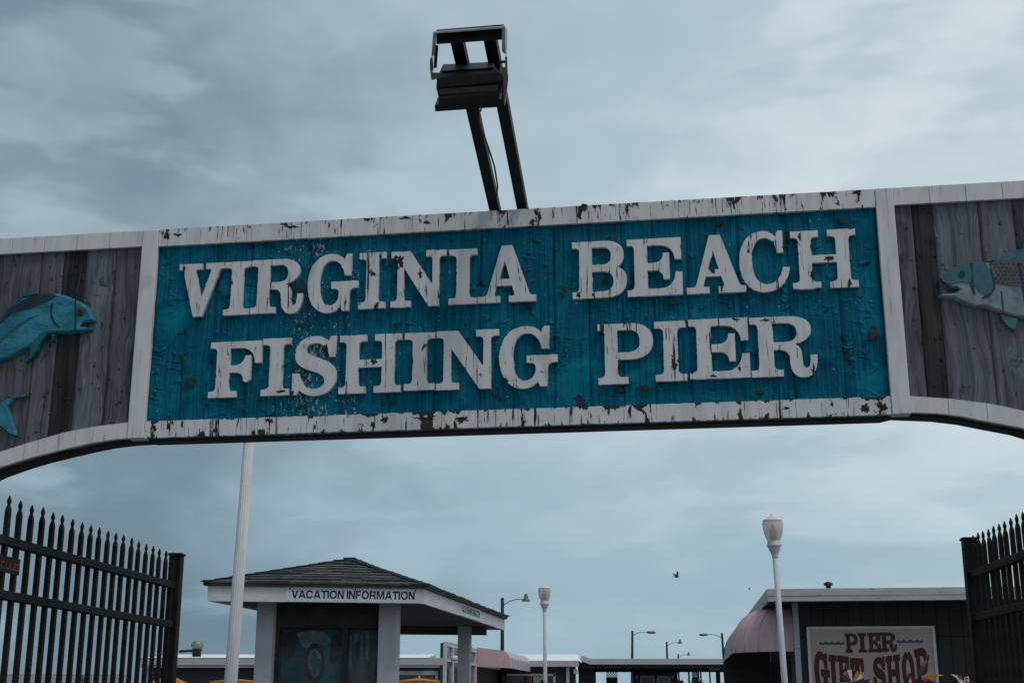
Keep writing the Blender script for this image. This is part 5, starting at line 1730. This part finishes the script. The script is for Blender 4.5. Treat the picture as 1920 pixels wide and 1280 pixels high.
for a, b in ((1112, 1117), (1309, 1310.5), (1313.5, 1315), (1330.5, 1332), (1343, 1350), (1291, 1293)):
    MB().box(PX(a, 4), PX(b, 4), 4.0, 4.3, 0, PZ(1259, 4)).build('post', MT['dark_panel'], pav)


def lattice(u0, u1):
    x0, x1 = PX(u0, 3), PX(u1, 3)
    z1, z0 = PZ(1255, 3), PZ(1268.5, 3)
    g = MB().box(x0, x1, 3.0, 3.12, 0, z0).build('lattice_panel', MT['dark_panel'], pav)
    n = 4
    st_ = (x1 - x0) / n
    for k in range(-3, n + 3):
        for s in (1, -1):
            xa = x0 + k * st_
            pts = []
            h = z1 - z0
            a, b = (xa, z0), (xa + s * h, z1)
            # clip to the panel
            t0, t1 = 0.0, 1.0
            for lim, sg in ((x0, 1), (x1, -1)):
                fa, fb = sg * (a[0] - lim), sg * (b[0] - lim)
                if fa < 0 and fb < 0:
                    t1 = -1
                elif fa < 0:
                    t0 = max(t0, fa / (fa - fb))
                elif fb < 0:
                    t1 = min(t1, fa / (fa - fb))
            if t1 - t0 > 0.05:
                A_ = Vector((a[0] + (b[0] - a[0]) * t0, 3.03 + .03 * s, a[1] + (b[1] - a[1]) * t0))
                B_ = Vector((a[0] + (b[0] - a[0]) * t1, 3.03 + .03 * s, a[1] + (b[1] - a[1]) * t1))
                MB().beam(A_, B_, 0.02, 0.032, Vector((0, 1, 0)).cross((B_ - A_).normalized())).build('slat', MT['dark_panel'], g)


lattice(1136.5, 1157.5)
lattice(1297, 1309)
# small ticket hut inside, two framed windows
hx0, hx1 = PX(1187, 3.4), PX(1270, 3.4)
MB().box(hx0, hx1, 3.4, 4.5, 0, PZ(1258, 3.4)).build('hut_wall', MT['slate_dark'], pav)
MB().bbox(hx0 - .02, hx1 + .02, 3.33, 3.399, PZ(1262, 3.4), PZ(1259.5, 3.4), .004).build('hut_trim', MT['slate'], pav)
for a, b in ((1199.5, 1226), (1230.5, 1256)):
    x0_, x1_, zt_2 = PX(a, 3.4), PX(b, 3.4), PZ(1266, 3.4)
    wn = MB().box(x0_ + .09, x1_ - .09, 3.37, 3.399, zt_2 - 1.4, zt_2 - .09).build('window', MT['window_grey' if a > 1210 else 'window'], pav)
    MB().bbox(x0_, x1_, 3.35, 3.398, zt_2 - .089, zt_2, .004).build('window_frame', MT['post_paint'], wn)
    MB().bbox(x0_, x0_ + .089, 3.35, 3.398, zt_2 - 1.4, zt_2 - .09, .004).build('window_frame', MT['post_paint'], wn)
    MB().bbox(x1_ - .089, x1_, 3.35, 3.398, zt_2 - 1.4, zt_2 - .09, .004).build('window_frame', MT['post_paint'], wn)
for u in (1194, 1260.5):
    q = PV.wall(u, 1268, 3.3)
    MB().lathe([(0.03, -.1), (0.06, -.05), (0.06, .08), (0.02, .12)], 10, o=(q.x, 3.3, q.z)).build('wall_lamp', MT['tan'], pav)
q0, q1 = PV.wall(1331.5, 1254.5, 1.2), PV.wall(1349, 1247, 1.2)
MB().bbox(q0.x, q1.x, 1.2, 1.5, q0.z, q1.z, .01).build('ceiling_box', MT['fascia'], pav)


# potted shrubs in the pavilion's opening
def shrub(u, v, r, Y, label):
    P = at_depth(u, v, Y)
    e = empty('potted_shrub', (P.x, P.y, 0), 0, label, 'shrub', 'shrubs by the pavilion')
    MB().lathe([(0.18, 0), (0.26, 0.45), (0.28, 0.5)], 16).build('pot', MT['poster_brown'], e)
    mb = MB()
    rr = random.Random(u)
    top = P.z
    for k in range(260):
        d = Vector((rr.gauss(0, 1), rr.gauss(0, 1), rr.gauss(0, 1))).normalized() * rr.uniform(.35, 1) * r
        c = Vector((d.x, d.y, top - r * 0.95 + d.z * 0.95))
        a = Vector((rr.gauss(0, 1), rr.gauss(0, 1), rr.gauss(0, 1))).normalized() * 0.09
        b = a.cross(Vector((rr.gauss(0, 1), rr.gauss(0, 1), rr.gauss(0, 1)))).normalized() * 0.04
        mb.add([c - a, c + b, c + a, c - b], [(0, 1, 2, 3)])
    mb.build('foliage', MT['leaf'], e)
    MB().tube([(0, 0, .48), (0, 0, top - r)], 0.03, 6).build('stem', MT['wood_pole'], e)


shrub(1307, 1272, 0.34, 57, 'dark round potted shrub at the foot of the lattice post')
shrub(1274, 1275, 0.16, 57, 'small dark potted shrub beside the ticket hut')


# ------------------------------------------------------------------ orange patio umbrellas before the left building
def umbrella(u, v, half, Y, label, h=0.42):
    P = at_depth(u, v, Y)
    e = empty('patio_umbrella', (P.x, P.y, 0), 0, label, 'umbrella', 'orange patio umbrellas')
    z = P.z
    c = [(-half, -half), (half, -half), (half, half), (-half, half)]
    for k in range(4):
        a, b = c[k], c[(k + 1) % 4]
        mid = ((a[0] + b[0]) / 2, (a[1] + b[1]) / 2)
        MB().add([(*a, z - h), (*mid, z - h + .03), (*b, z - h), (0, 0, z)], [(0, 1, 3), (1, 2, 3)]).build('canopy_panel', MT['orange'], e)
        MB().add([(*a, z - h - .16), (*b, z - h - .16), (*b, z - h), (*a, z - h)], [(0, 1, 2, 3)]).build('valance', MT['orange'], e)
    MB().tube([(0, 0, 0), (0, 0, z + .06)], 0.022, 8).build('umbrella_pole', MT['galv'], e)
    MB().lathe([(0.28, 0), (0.28, 0.06), (0.05, 0.09)], 16).build('umbrella_base', MT['ink'], e)


umbrella(318, 1263.5, 0.78, 40, 'orange patio umbrella directly behind the left gate post')
umbrella(441, 1271, 0.62, 40, 'orange patio umbrella behind the nearest white lamp pole', 0.10)
umbrella(786, 1269.5, 0.62, 40, 'orange patio umbrella seen through the open side of the kiosk', 0.12)

# pale beach wall far left, seen between the pickets
w0, w1 = at_depth(-60, 1261.5, 42), at_depth(235, 1261.5, 42)
bw = empty('beach_wall', (w0.x, w0.y, 0), 0, 'low pale panelled wall seen between the pickets of the left gate', 'wall')
n = 14
Lw = w1.x - w0.x
for k in range(n):
    MB().bbox(Lw * k / n + .006, Lw * (k + 1) / n - .006, 0, 0.12, 0, w0.z, 0.01).build('wall_panel', MT['pale_wall'], bw)
P = at_depth(154, 1271, 41.8)
rd = MB().tube([(P.x, 41.88, P.z), (P.x, 41.86, P.z)], 0.11, 18).build('round_notice', MT['bright_blue'])
tag(rd, 'bright blue round notice on the pale wall behind the left gate', 'notice')


# ------------------------------------------------------------------ tall pier lights
def pier_light(u, v, side, bell, label, H=7.6, arm=1.35):
    P = at_height(u, v, H)
    e = empty('pier_light', (P.x, P.y, 0), 0, label, 'pole light', 'tall lights along the pier')
    MB().tube([(0, 0, 0), (0, 0, H * .5), (0, 0, H)], [0.135, 0.118, 0.10], 10).build('pole', MT['wood_pole'], e)
    pts = [(0, 0, H - .55), (side * .15, 0, H - .38), (side * .45, 0, H - .20), (side * .85, 0, H - .10), (side * arm, 0, H - .10)]
    MB().tube(pts, 0.03, 6).build('arm', MT['lamp_head'], e)
    if bell:
        MB().lathe([(0.27, -.16), (0.25, -.10), (0.16, .0), (0.12, .16), (0.10, .26), (0.04, .30)], 14, o=(side * (arm + .1), 0, H - .05)).build('lamp_head', MT['lamp_head'], e)
    else:
        bm = bmesh.new()
        bmesh.ops.create_uvsphere(bm, u_segments=12, v_segments=6, radius=1)
        MB().bm(bm, Matrix.Translation((side * (arm + .38), 0, H - .10)) @ Matrix.Diagonal((0.45, 0.18, 0.13, 1)), True).build('lamp_head', MT['lamp_head'], e)
    return e


pier_light(942, 1120, 1, True, 'tall dark pole light with bell lamp right behind the kiosk eave')
pier_light(1181, 1181.5, 1, False, 'tall leaning pole light rising behind the middle of the pavilion roof').rotation_euler = (0, 0.03, 0)
pier_light(1250, 1202, 1, True, 'pole light with short arm, second along the pavilion roof')
pier_light(1271.5, 1225, 1, True, 'smallest and farthest pole light over the pavilion roof')
pier_light(1358, 1186, -1, False, 'pole light with arm to the left, half hidden by the pink dome awning').rotation_euler = (0, -0.03, 0)


# ------------------------------------------------------------------ birds
def bird(u, v, Y, s, label):
    P = at_depth(u, v, Y)
    e = empty('flying_bird', P, radians(-25), label, 'bird', 'birds in flight')
    bm = bmesh.new()
    bmesh.ops.create_uvsphere(bm, u_segments=12, v_segments=8, radius=1)
    body = MB().bm(bm, Matrix.Diagonal((.17 * s, .065 * s, .06 * s, 1)), True)
    bm = bmesh.new()
    bmesh.ops.create_uvsphere(bm, u_segments=10, v_segments=6, radius=1)
    body.bm(bm, Matrix.Translation((.175 * s, 0, .03 * s)) @ Matrix.Diagonal((.05 * s, .04 * s, .04 * s, 1)), True)
    body.add([Vector(p) * s for p in ((.21, -.01, .03), (.21, .01, .03), (.255, 0, .02), (.21, 0, .045))], [(0, 1, 2), (1, 3, 2), (3, 0, 2), (0, 3, 1)])
    body.add([Vector(p) * s for p in ((-.13, -.03, 0), (-.13, .03, 0), (-.30, .06, .01), (-.30, -.06, .01), (-.13, 0, .03), (-.29, 0, .03))], [(0, 3, 2, 1), (0, 4, 5, 3), (4, 1, 2, 5), (2, 3, 5)])
    body.build('body', MT['bird'], e)
    for sd in (-1, 1):
        up = .36 if sd < 0 else .26
        pts = [(.09, .04 * sd, .03), (.12, .16 * sd, up * .6), (.03, .26 * sd, up), (-.12, .30 * sd, up * 1.12), (-.10, .18 * sd, up * .6), (-.09, .04 * sd, .02)]
        vs = [Vector(p) * s for p in pts] + [Vector(p) * s + Vector((0, 0, -.012 * s)) for p in pts]
        n_ = len(pts)
        MB().add(vs, [tuple(range(n_)), tuple(range(2 * n_ - 1, n_ - 1, -1))] + [(k, n_ + k, n_ + (k + 1) % n_, (k + 1) % n_) for k in range(n_)]).build('wing', MT['bird'], e)


bird(1268, 1081, 60, 0.62, 'grey bird flying with raised wings in the open sky above the pavilion')
bird(1405, 1104, 150, 0.5, 'speck of a distant bird left of the tall white lamp by the gift shop')
